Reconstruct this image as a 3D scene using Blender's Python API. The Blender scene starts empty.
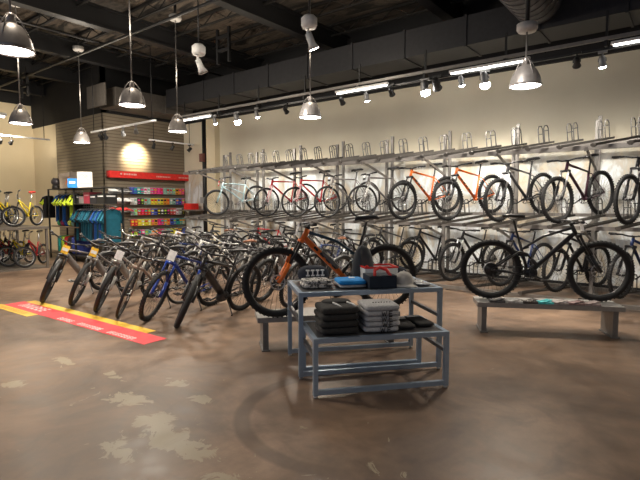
import bpy, math, random
from mathutils import Vector, Matrix, Euler
random.seed(7)
PI = math.pi
R_ = math.radians
SC = bpy.context.scene
COL = SC.collection

# ------------------------------------------------------------------ materials
def nt(name):
    m = bpy.data.materials.new(name); m.use_nodes = True
    t = m.node_tree
    return m, t, t.nodes['Principled BSDF']

def node(t, kind, **kw):
    n = t.nodes.new(kind)
    for k, v in kw.items():
        if k.startswith('i_'):
            key = k[2:]
            n.inputs[int(key) if key.isdigit() else key.replace('_', ' ')].default_value = v
        else:
            setattr(n, k, v)
    return n

def ramp(t, src, stops):
    r = t.nodes.new('ShaderNodeValToRGB')
    el = r.color_ramp.elements
    while len(el) < len(stops): el.new(0.5)
    for e, (p, c) in zip(el, stops):
        e.position = p
        e.color = (c, c, c, 1) if isinstance(c, (int, float)) else (*c, 1)
    t.links.new(src, r.inputs['Fac'])
    return r.outputs['Color']

def mixc(t, fac, a, b, mode='MIX'):
    n = t.nodes.new('ShaderNodeMix'); n.data_type = 'RGBA'; n.blend_type = mode
    for key, v in ((0, fac), (6, a), (7, b)):
        if isinstance(v, bpy.types.NodeSocket): t.links.new(v, n.inputs[key])
        elif key == 0: n.inputs[0].default_value = v
        else: n.inputs[key].default_value = (*v, 1)
    return n.outputs[2]

def mth(t, op, a, b=None, c=None):
    n = t.nodes.new('ShaderNodeMath'); n.operation = op
    for i, v in enumerate((a, b, c)):
        if v is None: continue
        if isinstance(v, bpy.types.NodeSocket): t.links.new(v, n.inputs[i])
        else: n.inputs[i].default_value = v
    return n.outputs[0]

MC = {}
def mat(name, col, rough=0.5, metal=0.0, emit=0.0, var=0.12, scale=14.0, spec=0.5):
    """procedural material: a colour slightly broken up by noise"""
    if name in MC: return MC[name]
    m, t, b = nt(name)
    if emit:
        b.inputs['Base Color'].default_value = (*col, 1)
        b.inputs['Emission Color'].default_value = (*col, 1)
        b.inputs['Emission Strength'].default_value = emit
    else:
        tc = node(t, 'ShaderNodeTexCoord')
        n = node(t, 'ShaderNodeTexNoise', i_Scale=scale, i_Detail=3.0)
        t.links.new(tc.outputs['Object'], n.inputs['Vector'])
        dark = tuple(c * (1 - var) for c in col); lite = tuple(min(1, c * (1 + var)) for c in col)
        c = ramp(t, n.outputs['Fac'], [(0.3, dark), (0.7, lite)])
        t.links.new(c, b.inputs['Base Color'])
    b.inputs['Roughness'].default_value = rough
    b.inputs['Metallic'].default_value = metal
    b.inputs['Specular IOR Level'].default_value = spec
    MC[name] = m
    return m

def wpos(t, scale=(1, 1, 1)):
    g = node(t, 'ShaderNodeNewGeometry')
    mp = node(t, 'ShaderNodeMapping'); mp.inputs['Scale'].default_value = scale
    t.links.new(g.outputs['Position'], mp.inputs['Vector'])
    return mp.outputs['Vector'], g.outputs['Position']

def noise(t, vec, scale, detail=4.0, rough=0.55, dist=0.0):
    n = node(t, 'ShaderNodeTexNoise', i_Scale=scale, i_Detail=detail, i_Roughness=rough, i_Distortion=dist)
    t.links.new(vec, n.inputs['Vector'])
    return n.outputs['Fac']

def bump(t, b, h, strength=0.2, dist=0.01):
    n = node(t, 'ShaderNodeBump', i_Strength=strength, i_Distance=dist)
    t.links.new(h, n.inputs['Height']); t.links.new(n.outputs['Normal'], b.inputs['Normal'])

def floor_mat():
    m, t, b = nt('polished_brown_concrete')
    v, p = wpos(t)
    n1 = noise(t, v, 0.9, 6, 0.6, 0.6)
    n2 = noise(t, v, 5.0, 6, 0.65)
    base = ramp(t, n1, [(0.3, (0.085, 0.058, 0.043)), (0.52, (0.18, 0.122, 0.085)), (0.75, (0.31, 0.21, 0.145))])
    c = mixc(t, 0.55, base, ramp(t, n2, [(0.3, (0.3, 0.28, 0.27)), (0.7, (0.72, 0.7, 0.68))]), 'OVERLAY')
    sep = node(t, 'ShaderNodeSeparateXYZ'); t.links.new(p, sep.inputs[0])
    X, Y = sep.outputs[0], sep.outputs[1]
    # worn pale patches where the old coating has come off, mostly near the front
    def blob(cx, cy, rx, ry):
        dx = mth(t, 'DIVIDE', mth(t, 'SUBTRACT', X, cx), rx); dy = mth(t, 'DIVIDE', mth(t, 'SUBTRACT', Y, cy), ry)
        return mth(t, 'SUBTRACT', 1.0, mth(t, 'SQRT', mth(t, 'ADD', mth(t, 'MULTIPLY', dx, dx), mth(t, 'MULTIPLY', dy, dy))))
    spots = [(-1.93, -6.25, .28, .2), (-1.33, -6.33, .3, .2), (-1.87, -5.8, .22, .12), (-2.43, -6.05, .22, .1), (-1.42, -5.87, .22, .12),
             (-0.9, -6.45, .4, .2), (-0.3, -6.55, .3, .15), (-3.3, -6.15, .28, .12), (-3.0, -6.7, .25, .15), (-1.15, -6.75, .25, .14), (1.9, -3.2, .3, .15)]
    acc = None
    for s in spots:
        q = mth(t, 'MAXIMUM', blob(*s), 0.0)
        acc = q if acc is None else mth(t, 'MAXIMUM', acc, q)
    edge = noise(t, v, 5.0, 7, 0.68, 1.2)
    pm = mth(t, 'ADD', mth(t, 'MULTIPLY', acc, 0.33), mth(t, 'SUBTRACT', edge, 0.5))
    wide = blob(-1.2, -6.4, 3.4, 1.3)
    pm = mth(t, 'ADD', pm, mth(t, 'MULTIPLY', mth(t, 'MAXIMUM', wide, 0.0), 0.07))
    pmask = ramp(t, pm, [(0.19, 0.0), (0.215, 0.85)])
    c = mixc(t, mth(t, 'MULTIPLY', pmask, 0.75), c, (0.36, 0.31, 0.215))
    # round dark scuff ring in front of the table
    dx = mth(t, 'SUBTRACT', X, -0.28); dy = mth(t, 'SUBTRACT', Y, -5.33)
    rr = mth(t, 'SQRT', mth(t, 'ADD', mth(t, 'MULTIPLY', dx, dx), mth(t, 'MULTIPLY', dy, dy)))
    side = mth(t, 'ADD', mth(t, 'MULTIPLY', dx, -.786), mth(t, 'MULTIPLY', dy, -.618))
    band = mth(t, 'SUBTRACT', 1.0, mth(t, 'MULTIPLY', mth(t, 'ABSOLUTE', mth(t, 'SUBTRACT', rr, 0.84)), 13.0))
    band = mth(t, 'MULTIPLY', mth(t, 'MINIMUM', mth(t, 'MAXIMUM', mth(t, 'MULTIPLY', band, 2.5), 0.0), 1.0), mth(t, 'MINIMUM', mth(t, 'MAXIMUM', mth(t, 'MULTIPLY', side, 0.9), 0.0), 0.5))
    c = mixc(t, band, c, (0.06, 0.04, 0.032))
    # dark stains
    st = ramp(t, noise(t, v, 1.7, 5, 0.6, 1.0), [(0.56, 0.0), (0.72, 0.55)])
    c = mixc(t, st, c, (0.09, 0.06, 0.045))
    # darker toward the entrance side
    t.links.new(c, b.inputs['Base Color'])
    b.inputs['Specular IOR Level'].default_value = 0.3
    r = ramp(t, n2, [(0.3, 0.3), (0.7, 0.5)])
    t.links.new(r, b.inputs['Roughness'])
    bump(t, b, n2, 0.08, 0.004)
    return m

def wall_mat(name, c1, c2, lower=None):
    m, t, b = nt(name)
    v, p = wpos(t)
    n1 = noise(t, v, 0.7, 4)
    c = ramp(t, n1, [(0.3, c1), (0.7, c2)])
    if lower:
        sep = node(t, 'ShaderNodeSeparateXYZ'); t.links.new(p, sep.inputs[0])
        vv, _ = wpos(t, (1.0, 1.0, 0.45))
        n2 = noise(t, vv, 1.9, 6, 0.65, 1.3)
        low = ramp(t, n2, [(0.34, (0.36, 0.28, 0.18)), (0.43, (0.62, 0.55, 0.44)), (0.50, (0.55, 0.54, 0.5)), (0.58, (0.74, 0.78, 0.8)), (0.68, (0.88, 0.88, 0.86))])
        f = ramp(t, mth(t, 'MULTIPLY', sep.outputs[2], 0.25), [(0.56, 1.0), (0.69, 0.0)])
        c = mixc(t, f, c, low)
    t.links.new(c, b.inputs['Base Color'])
    b.inputs['Roughness'].default_value = 0.85
    return m

def slat_mat():
    m, t, b = nt('grey_brown_slatwall')
    v, p = wpos(t)
    sep = node(t, 'ShaderNodeSeparateXYZ'); t.links.new(p, sep.inputs[0])
    fr = mth(t, 'FRACT', mth(t, 'DIVIDE', sep.outputs[2], 0.10))
    g = ramp(t, fr, [(0.0, 0.25), (0.17, 0.25), (0.22, 1.0)])
    n = noise(t, v, 1.5, 4)
    base = ramp(t, n, [(0.3, (0.20, 0.165, 0.115)), (0.7, (0.255, 0.21, 0.15))])
    c = mixc(t, g, (0.06, 0.048, 0.035), base)
    t.links.new(c, b.inputs['Base Color'])
    b.inputs['Roughness'].default_value = 0.5
    bump(t, b, g, 0.6, 0.01)
    return m

def ceil_mat():
    m, t, b = nt('dark_ceiling_deck_insulation')
    v, p = wpos(t, (0.8, 2.6, 1))
    n1 = noise(t, v, 1.1, 6, 0.65, 0.8)
    v2, _ = wpos(t, (1, 1, 1))
    n2 = noise(t, v2, 0.45, 3)
    c = ramp(t, n1, [(0.40, (0.010, 0.009, 0.008)), (0.5, (0.16, 0.13, 0.10)), (0.58, (0.05, 0.04, 0.03)), (0.70, (0.45, 0.37, 0.28))])
    c = mixc(t, ramp(t, n2, [(0.38, 0.6), (0.55, 0.0)]), c, (0.02, 0.018, 0.016))
    t.links.new(c, b.inputs['Base Color'])
    b.inputs['Roughness'].default_value = 0.7
    bump(t, b, n1, 0.5, 0.08)
    return m

BLK = mat('black_rubber', (0.012, 0.012, 0.013), 0.75)
BPL = mat('black_plastic', (0.02, 0.02, 0.022), 0.4)
RIMB = mat('black_alloy', (0.03, 0.03, 0.032), 0.35, 0.4)
SIL = mat('brushed_silver', (0.62, 0.62, 0.63), 0.32, 0.9, var=0.05)
GALV = mat('galvanised_rack_steel', (0.24, 0.22, 0.20), 0.45, 0.55)
GALVL = mat('light_rack_steel', (0.23, 0.215, 0.20), 0.45, 0.3)
HOOPM = mat('dark_hoop_steel', (0.10, 0.095, 0.09), 0.5, 0.3)
TRAYM = mat('dark_tray_steel', (0.085, 0.077, 0.07), 0.5, 0.3)
TBL = mat('daylight_blue_table_steel', (0.33, 0.42, 0.54), 0.35, 0.5, var=0.05)  # blue of window daylight on the steel is put into its colour
WHT = mat('white_paint', (0.8, 0.8, 0.78), 0.5)
CARD = mat('white_card', (0.85, 0.85, 0.84), 0.6)
RED = mat('red_gloss', (0.75, 0.03, 0.025), 0.4)
YEL = mat('yellow_gloss', (0.9, 0.55, 0.03), 0.4)
DUCT = mat('dark_duct_paint', (0.028, 0.028, 0.031), 0.55, 0.2)
BLKST = mat('black_painted_steel', (0.012, 0.012, 0.013), 0.5)
GLOW = mat('lamp_glow', (1.0, 0.95, 0.88), emit=14)
TUBEG = mat('tube_glow', (1.0, 0.97, 0.92), emit=5)
SPOTG = mat('spot_glow', (1.0, 0.96, 0.9), emit=45)
def paint(name, c, rough=0.28, metal=0.0): return mat('paint_' + name, c, rough, metal, var=0.06)
P_ORANGE = paint('orange', (0.82, 0.17, 0.02))
P_BLACK = paint('black', (0.015, 0.015, 0.018))
P_CHAR = paint('charcoal', (0.055, 0.055, 0.06))
P_GREY = paint('grey', (0.17, 0.155, 0.15))
P_SILV = paint('silver', (0.36, 0.35, 0.33), 0.3, 0.3)
P_TAN = paint('champagne', (0.28, 0.22, 0.17))
P_BLUE = paint('cobalt_blue', (0.01, 0.045, 0.30))
P_NAVY = paint('dark_blue', (0.012, 0.03, 0.12))
P_TEAL = paint('dark_teal', (0.012, 0.05, 0.085))
P_RED = paint('red', (0.5, 0.02, 0.025))
P_PINK = paint('pale_pink', (0.62, 0.32, 0.34))
P_AQUA = paint('pale_blue', (0.42, 0.58, 0.62))
P_WHITE = paint('white', (0.75, 0.75, 0.74))
P_PLUM = paint('dark_plum', (0.05, 0.015, 0.03))
P_YEL = paint('yellow', (0.85, 0.68, 0.02))
TAGY = mat('yellow_tag', (0.95, 0.55, 0.04), 0.6)

# ------------------------------------------------------------------ mesh builder
class MB:
    def __init__(s): s.v = []; s.f = []; s.m = []; s.s = []; s.mi = 0
    def add(s, vs, fs, smooth=False):
        o = len(s.v); s.v += [tuple(x) for x in vs]
        for f in fs: s.f.append(tuple(i + o for i in f)); s.m.append(s.mi); s.s.append(smooth)
        return s
    def mat(s, i): s.mi = i; return s
    def box(s, c, d, rot=None):
        x, y, z = (k / 2 for k in d); c = Vector(c)
        vs = [Vector((a * x, b * y, e * z)) for a in (-1, 1) for b in (-1, 1) for e in (-1, 1)]
        if rot is not None: vs = [rot @ q for q in vs]
        s.add([c + q for q in vs], [(0, 1, 3, 2), (4, 6, 7, 5), (0, 4, 5, 1), (2, 3, 7, 6), (0, 2, 6, 4), (1, 5, 7, 3)]); return s
    def bar(s, a, b, w, h):
        """rectangular bar between two points, h measured along z-ish"""
        a, b = Vector(a), Vector(b); d = (b - a).normalized()
        up = Vector((0, 0, 1)) if abs(d.z) < 0.95 else Vector((0, 1, 0))
        sd = d.cross(up).normalized(); up = sd.cross(d)
        M = Matrix((d, sd, up)).transposed()
        return s.box((a + b) / 2, ((b - a).length, w, h), M)
    def tube(s, pts, r, n=8, caps=True, sq=1.0):
        pts = [Vector(p) for p in pts]
        rs = r if isinstance(r, (list, tuple)) else [r] * len(pts)
        d0 = (pts[1] - pts[0]).normalized()
        ref = Vector((0, 0, 1)) if abs(d0.z) < 0.9 else Vector((1, 0, 0))
        u = d0.cross(ref).normalized(); vs = []
        for i, p in enumerate(pts):
            if i == 0: d = d0
            elif i == len(pts) - 1: d = (pts[i] - pts[i - 1]).normalized()
            else: d = ((pts[i + 1] - p).normalized() + (p - pts[i - 1]).normalized()).normalized()
            u = (u - d * u.dot(d)).normalized(); w = d.cross(u)
            for k in range(n):
                a = 2 * PI * k / n + PI / n
                vs.append(p + (u * math.cos(a) * sq + w * math.sin(a)) * rs[i])
        fs = [(i * n + k, i * n + (k + 1) % n, (i + 1) * n + (k + 1) % n, (i + 1) * n + k) for i in range(len(pts) - 1) for k in range(n)]
        s.add(vs, fs, n > 4)
        if caps:
            s.f.append(tuple(len(s.v) - len(vs) + k for k in range(n))[::-1]); s.m.append(s.mi); s.s.append(False)
            s.f.append(tuple(len(s.v) - n + k for k in range(n))); s.m.append(s.mi); s.s.append(False)
        return s
    def lathe(s, prof, c=(0, 0, 0), axis='z', n=20, close=False):
        """prof: list of (radius, height) turned about an axis"""
        c = Vector(c); vs = []; m = len(prof)
        for r, h in prof:
            for k in range(n):
                a = 2 * PI * k / n
                q = (r * math.cos(a), r * math.sin(a), h)
                if axis == 'y': q = (q[0], q[2], q[1])
                if axis == 'x': q = (q[2], q[0], q[1])
                vs.append(c + Vector(q))
        rng = m if close else m - 1
        fs = [(i * n + k, i * n + (k + 1) % n, ((i + 1) % m) * n + (k + 1) % n, ((i + 1) % m) * n + k) for i in range(rng) for k in range(n)]
        s.add(vs, fs, True); return s
    def torus(s, R, r, c=(0, 0, 0), axis='y', n=40, k=8, squash=1.0):
        return s.lathe([(R + r * math.cos(2 * PI * j / k), r * squash * math.sin(2 * PI * j / k)) for j in range(k)], c, axis, n, True)
    def blob(s, c, d, e=0.5, e2=None, n=20, m=12, jitter=0.0, rot=None):
        """superellipsoid; e<1 boxy"""
        e2 = e if e2 is None else e2
        c = Vector(c); vs = []
        def pw(x, p): return math.copysign(abs(x) ** p, x)
        for i in range(m + 1):
            ph = -PI / 2 + PI * i / m
            for j in range(n):
                th = 2 * PI * j / n
                q = Vector((d[0] / 2 * pw(math.cos(ph), e2) * pw(math.cos(th), e), d[1] / 2 * pw(math.cos(ph), e2) * pw(math.sin(th), e), d[2] / 2 * pw(math.sin(ph), e2)))
                if jitter: q *= 1 + random.uniform(-jitter, jitter)
                vs.append(c + (rot @ q if rot is not None else q))
        fs = [(i * n + j, i * n + (j + 1) % n, (i + 1) * n + (j + 1) % n, (i + 1) * n + j) for i in range(m) for j in range(n)]
        s.add(vs, fs, True); return s
    def prism(s, poly, a, b, axis='y'):
        """extrude a 2-D outline (x,z) from y=a to y=b"""
        n = len(poly); vs = []
        for h in (a, b):
            for x, z in poly: vs.append({'y': (x, h, z), 'x': (h, x, z), 'z': (x, z, h)}[axis])
        s.add(vs, [tuple(range(n))[::-1], tuple(range(n, 2 * n))] + [(i, (i + 1) % n, n + (i + 1) % n, n + i) for i in range(n)]); return s
    def mesh(s, name, nm=1):
        me = bpy.data.meshes.new(name)
        me.from_pydata(s.v, [], s.f)
        for p, mi, sm in zip(me.polygons, s.m, s.s): p.material_index = mi; p.use_smooth = sm
        for _ in range(max(nm, max(s.m, default=0) + 1)): me.materials.append(None)
        me.update()
        return me

def place(name, me, mats, parent=None, loc=(0, 0, 0), rot=(0, 0, 0), M=None):
    """one object on shared mesh data, materials on the object"""
    o = bpy.data.objects.new(name, me); COL.objects.link(o)
    if not isinstance(mats, (list, tuple)): mats = [mats]
    for i, sl in enumerate(o.material_slots):
        sl.link = 'OBJECT'; sl.material = mats[min(i, len(mats) - 1)]
    if parent: o.parent = parent
    if M is not None: o.matrix_local = M
    else: o.location = loc; o.rotation_euler = rot
    return o

def obj(name, mb, mats, parent=None, loc=(0, 0, 0), rot=(0, 0, 0)):
    return place(name, mb.mesh(name), mats, parent, loc, rot)

def tag(o, label, cat, group=None, kind=None):
    o['label'] = label; o['category'] = cat
    if group: o['group'] = group
    if kind: o['kind'] = kind
    return o

def thing(name, label, cat, loc=(0, 0, 0), rot=(0, 0, 0), group=None):
    o = bpy.data.objects.new(name, None); COL.objects.link(o)
    o.empty_display_size = 0.1
    o.location = loc; o.rotation_euler = rot
    return tag(o, label, cat, group)

def struct(name, mb, mats, parent=None):
    o = obj(name, mb, mats, parent)
    if parent is None: o['kind'] = 'structure'
    return o

CACHE = {}
def cached(key, fn):
    if key not in CACHE:
        mb = MB(); fn(mb); CACHE[key] = mb.mesh('_'.join(str(k) for k in key))
    return CACHE[key]

# ------------------------------------------------------------------ bicycles
KINDS = {
 'mtb':     dict(R=.365, tw=.030, wb=1.14, ha=67, trav=.19, bb=.31, seat=.46, sp=.20, dt=.026, bars='flat', bw=.74, spokes=28),
 'enduro':  dict(R=.380, tw=.036, wb=1.29, ha=63, trav=.22, bb=.33, seat=.42, sp=.29, dt=.030, bars='flat', bw=.76, spokes=32),
 'hybrid':  dict(R=.345, tw=.020, wb=1.06, ha=71, trav=.06, bb=.29, seat=.50, sp=.15, dt=.022, bars='flat', bw=.62, spokes=28),
 'cruiser': dict(R=.340, tw=.027, wb=1.12, ha=69, trav=.05, bb=.29, seat=.46, sp=.12, dt=.020, bars='swept', bw=.64, spokes=28),
 'ebike':   dict(R=.370, tw=.036, wb=1.16, ha=68, trav=.10, bb=.30, seat=.46, sp=.18, dt=.055, bars='swept', bw=.66, spokes=28),
 'step':    dict(R=.360, tw=.033, wb=1.14, ha=68, trav=.09, bb=.29, seat=.46, sp=.18, dt=.052, bars='swept', bw=.66, spokes=28),
 'kids':    dict(R=.262, tw=.028, wb=.80, ha=69, trav=.12, bb=.26, seat=.38, sp=.20, dt=.026, bars='riser', bw=.48, spokes=12),
}
def geom(kind):
    K = KINDS[kind]; R, wb = K['R'], K['wb']; ha = R_(K['ha'])
    ax = Vector((-math.cos(ha), 0, math.sin(ha)))
    RA = Vector((-wb / 2, 0, R)); FA = Vector((wb / 2, 0, R))
    rake = .045 * (R / .36)
    A0 = FA - rake * Vector((math.sin(ha), 0, math.cos(ha)))
    CR = A0 + ax * (R + K['trav'] * .5 + .02)
    HB = CR + ax * .02
    HT = HB + ax * (.12 if kind != 'kids' else .08)
    BB = Vector((RA.x + .43 * (R / .36), 0, K['bb']))
    sd = Vector((-math.cos(R_(74)), 0, math.sin(R_(74))))
    SCt = BB + sd * K['seat']
    return K, R, wb, ax, RA, FA, A0, CR, HB, HT, BB, sd, SCt

def f_tire(kind):
    K = KINDS[kind]; R, tw = K['R'], K['tw']
    def fn(b):
        b.torus(R - tw, tw, n=44, k=8)
        if kind in ('mtb', 'enduro'):      # knobs
            n = 48
            for i in range(n):
                a = 2 * PI * i / n
                for sy in (-1, 1):
                    rot = Matrix.Rotation(-a, 3, 'Y')
                    b.box((math.cos(a) * (R - .002), sy * tw * .5, math.sin(a) * (R - .002)), (.010, tw * .55, .016), rot)
    return fn
def f_wheel(kind, front):
    K = KINDS[kind]; R, tw = K['R'], K['tw']
    def fn(b):
        r = R - 2 * tw + .004
        b.lathe([(r, -.012), (r + .012, -.013), (r + .012, .013), (r, .012), (r - .012, 0)], axis='y', n=44, close=True)
        b.mat(1)
        n = K['spokes']
        for i in range(n):
            a = 2 * PI * i / n; hy = .025 if i % 2 else -.025; da = .35 if (i // 2) % 2 else -.35
            b.tube([(math.cos(a + da) * .022, hy, math.sin(a + da) * .022), (math.cos(a) * r, 0, math.sin(a) * r)], .0018, 3, False)
        b.mat(0)
        b.lathe([(.010, -.055), (.022, -.03), (.016, -.02), (.016, .02), (.022, .03), (.010, .055), (.0, .055)], axis='y', n=10)
    return fn
def f_rotor(b):
    b.lathe([(.085, .034), (.085, .037), (.070, .037), (.070, .034)], axis='y', n=24, close=True)
    for i in range(5):
        a = 2 * PI * i / 5
        b.tube([(math.cos(a) * .015, .035, math.sin(a) * .015), (math.cos(a + .4) * .075, .035, math.sin(a + .4) * .075)], .004, 4)
def f_cass(kind):
    s = KINDS[kind]['R'] / .36
    def fn(b):
        for i in range(5): b.lathe([(.0, -.026 - .007 * i), ((.082 - .011 * i) * s, -.026 - .007 * i), ((.082 - .011 * i) * s, -.030 - .007 * i), (0, -.030 - .007 * i)], axis='y', n=20)
    return fn
def f_fork(kind):
    K, R, wb, ax, RA, FA, A0, CR, HB, HT, BB, sd, SCt = geom(kind)
    def fn(b):
        w = .052 + K['tw'] * .4
        sus = kind in ('mtb', 'enduro', 'ebike', 'step')
        for s in (-1, 1):
            off = Vector((0, s * w, 0))
            if sus:
                b.mat(0); b.tube([FA + off, A0 + ax * .06 + off + (FA - A0) * .75, A0 + ax * (R * .62) + off + (FA - A0) * .5], [.02, .023, .024], 8)
                b.mat(1); b.tube([A0 + ax * (R * .6) + off + (FA - A0) * .5, CR + off + (FA - A0) * .3], .016, 8)
            else:
                b.mat(0); b.tube([FA + off, A0 + ax * .15 + off * .95 + (FA - A0) * .45, CR + off * .8], [.010, .013, .017], 8)
        b.mat(0)
        b.tube([CR + Vector((0, -w - .018, 0)) + (FA - A0) * .3 * sus, CR + ax * .012, CR + Vector((0, w + .018, 0)) + (FA - A0) * .3 * sus], .022, 8)
        if sus: b.tube([A0 + ax * (R * .62) + (FA - A0) * .9 + Vector((0, -w, .0)), A0 + ax * (R + .012) + (FA - A0) * 1.3, A0 + ax * (R * .62) + (FA - A0) * .9 + Vector((0, w, 0))], .010, 6)
        b.tube([CR, HB], .02, 8)
    return fn
def arcpts(a, c, b, n=6):
    a, b, c = Vector(a), Vector(b), Vector(c)
    return [a * (1 - t) ** 2 + c * 2 * t * (1 - t) + b * t * t for t in (i / n for i in range(n + 1))]
def f_frame(kind):
    K, R, wb, ax, RA, FA, A0, CR, HB, HT, BB, sd, SCt = geom(kind)
    def fn(b):
        q = R / .36
        dt = K['dt']
        b.tube([HB - ax * .005, HT + ax * .005], .026 * min(q, 1), 10)
        b.tube([BB, SCt], .019 * q, 8)
        hb = HB + ax * .03; ht = HT - ax * .02
        if kind == 'cruiser':
            b.tube(arcpts(ht, (.16, 0, ht.z + .02), SCt - sd * .02, 8), .016, 8)
            b.tube(arcpts(hb, (.12, 0, hb.z - .16), BB, 8), .019, 8)
            b.tube(arcpts(hb + ax * .02, (.10, 0, hb.z - .04), BB + sd * .2, 8), .012, 8)
        elif kind == 'step':
            b.tube(arcpts(hb, (.18, 0, hb.z - .26), BB + Vector((.05, 0, .04)), 8), [dt * .8, dt, dt, dt, dt, dt, dt, dt, dt], 8, sq=.8)
            b.tube(arcpts(ht, (.10, 0, ht.z - .16), BB + sd * .24, 8), .017, 8)
        elif kind == 'kids':
            b.tube(arcpts(ht, (.05, 0, ht.z - .10), BB + sd * .17, 6), .016, 8)
            b.tube([hb, BB], .019, 8)
        else:
            b.tube([hb + (ht - hb) * 0, hb.lerp(BB, .12), hb.lerp(BB, .5), BB + Vector((.01, 0, .01))], [dt * .8, dt, dt, dt * .95], 10, sq=.85)
            if kind == 'enduro':
                b.tube([ht, ht.lerp(SCt, .55) + Vector((0, 0, -.01)), SCt - sd * .10], [.020, .017, .015], 8)
                b.tube([SCt - sd * .10, SCt - sd * .1 + Vector((.09, 0, .03))], .010, 6)
            else:
                b.tube([ht, SCt - sd * .02], [.021 * q, .015 * q], 8)
        # rear triangle
        for s in (-1, 1):
            y = s * .062 * min(q, 1)
            cs = [BB + Vector((-.03, s * .025, 0)), BB + Vector((-.12, y, .0)), RA + Vector((0, y, 0))]
            b.tube(cs, [.014 * q, .012 * q, .011 * q], 6)
            if kind == 'enduro':
                top = SCt - sd * .13
                b.tube([RA + Vector((0, y, 0)), top + Vector((-.05, s * .045, 0)), top + Vector((.05, s * .03, -.02))], [.013, .014, .013], 6)
            else:
                b.tube([RA + Vector((0, y, 0)), SCt - sd * .05 + Vector((-.03, y * .6, 0)), SCt - sd * .04], [.009 * q, .009 * q, .011 * q], 6)
        b.tube([BB + Vector((0, -.04, 0)), BB + Vector((0, .04, 0))], .026 * q, 12)
        if kind in ('ebike', 'step'):
            b.blob(BB + Vector((.02, 0, .005)), (.20, .10, .15), .6, n=14, m=8)
        if kind == 'enduro':   # rocker link
            top = SCt - sd * .15
            for s in (-1, 1): b.prism([(top.x - .07, top.z - .03), (top.x - .05, top.z + .03), (top.x + .07, top.z + .0), (top.x + .05, top.z - .04)], s * .03 - .006, s * .03 + .006)
            b.blob(BB + Vector((.03, 0, .01)), (.17, .085, .13), .7, n=14, m=8)
    return fn
def f_bars(kind):
    K, R, wb, ax, RA, FA, A0, CR, HB, HT, BB, sd, SCt = geom(kind)
    w = K['bw'] / 2
    st = HT + ax * .035
    def fn(b):
        b.tube([HT, st + ax * .01], .019, 8)
        if K['bars'] == 'flat':
            c = st + Vector((.055, 0, .008))
            b.tube([st, c], .017, 8)
            b.tube([c + Vector((-.04, -w, .022)), c + Vector((-.015, -.16, .018)), c + Vector((0, -.06, 0)), c + Vector((0, .06, 0)), c + Vector((-.015, .16, .018)), c + Vector((-.04, w, .022))], .013, 8)
        elif K['bars'] == 'swept':
            s2 = st + ax * .07; c = s2 + Vector((.05, 0, .0))
            b.tube([st, s2], .016, 8); b.tube([s2, c], .015, 8)
            b.tube([c + Vector((-.17, -w, .035)), c + Vector((-.05, -w * .8, .05)), c + Vector((.01, -.10, .02)), c, c + Vector((.01, .10, .02)), c + Vector((-.05, w * .8, .05)), c + Vector((-.17, w, .035))], .012, 8)
        else:
            c = st + Vector((.03, 0, .01)); b.tube([st, c], .014, 6)
            b.tube([c + Vector((-.05, -w, .13)), c + Vector((-.01, -w * .6, .12)), c + Vector((0, -.06, 0)), c + Vector((0, .06, 0)), c + Vector((-.01, w * .6, .12)), c + Vector((-.05, w, .13))], .010, 6)
            b.tube([c + Vector((-.005, -w * .5, .085)), c + Vector((-.005, w * .5, .085))], .007, 6)
    return fn
def barend(kind, s):
    K, R, wb, ax, RA, FA, A0, CR, HB, HT, BB, sd, SCt = geom(kind); w = K['bw'] / 2; st = HT + ax * .035
    if K['bars'] == 'flat': c = st + Vector((.055, 0, .008)); return c + Vector((-.04, s * w, .022)), c + Vector((-.022, s * (w - .13), .020))
    if K['bars'] == 'swept': c = st + ax * .07 + Vector((.05, 0, 0)); return c + Vector((-.17, s * w, .035)), c + Vector((-.06, s * w * .84, .048))
    c = st + Vector((.03, 0, .01)); return c + Vector((-.05, s * w, .13)), c + Vector((-.025, s * w * .75, .125))
def f_grip(kind, s):
    a, c = barend(kind, s)
    return lambda b: b.tube([a, c], .018 if kind != 'kids' else .015, 8)
def f_lever(kind, s):
    a, c = barend(kind, s)
    def fn(b):
        p = c + (c - a).normalized() * .02
        b.box(p + Vector((.015, 0, -.005)), (.05, .03, .022))
        b.tube([p + Vector((.035, 0, -.005)), p + Vector((.055, s * .02, -.012)), a.lerp(c, .35) + Vector((.05, 0, -.02))], .006, 5)
    return fn
def f_saddle(kind):
    K, R, wb, ax, RA, FA, A0, CR, HB, HT, BB, sd, SCt = geom(kind)
    top = SCt + sd * K['sp']; wd = .075 if kind not in ('cruiser', 'step', 'ebike') else .10
    q = .75 if kind == 'kids' else 1
    def fn(b):
        rows = [(-.13, wd, .012), (-.10, wd * 1.03, .022), (-.04, wd * .72, .02), (.03, wd * .32, .014), (.10, wd * .24, .012), (.14, wd * .12, .002)]
        vs = []; n = 10
        for x, w, h in rows:
            for j in range(n):
                a = 2 * PI * j / n
                z = math.sin(a) * .024 + h
                vs.append(top + Vector((x * q, math.cos(a) * w * q, .035 + z * q)))
        fs = [(i * n + j, (i + 1) * n + j, (i + 1) * n + (j + 1) % n, i * n + (j + 1) % n) for i in range(len(rows) - 1) for j in range(n)]
        fs += [tuple(range(n)), tuple(range((len(rows) - 1) * n, len(rows) * n))[::-1]]
        b.add(vs, fs, True)
        for s in (-1, 1): b.tube([top + Vector((-.07, s * .022, .03)), top + Vector((0, s * .02, .0)), top + Vector((.09, s * .015, .03))], .004, 5)
    return fn
def f_seatpost(kind):
    K, R, wb, ax, RA, FA, A0, CR, HB, HT, BB, sd, SCt = geom(kind)
    return lambda b: b.tube([SCt - sd * .03, SCt + sd * K['sp']], .0145, 8)
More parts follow.
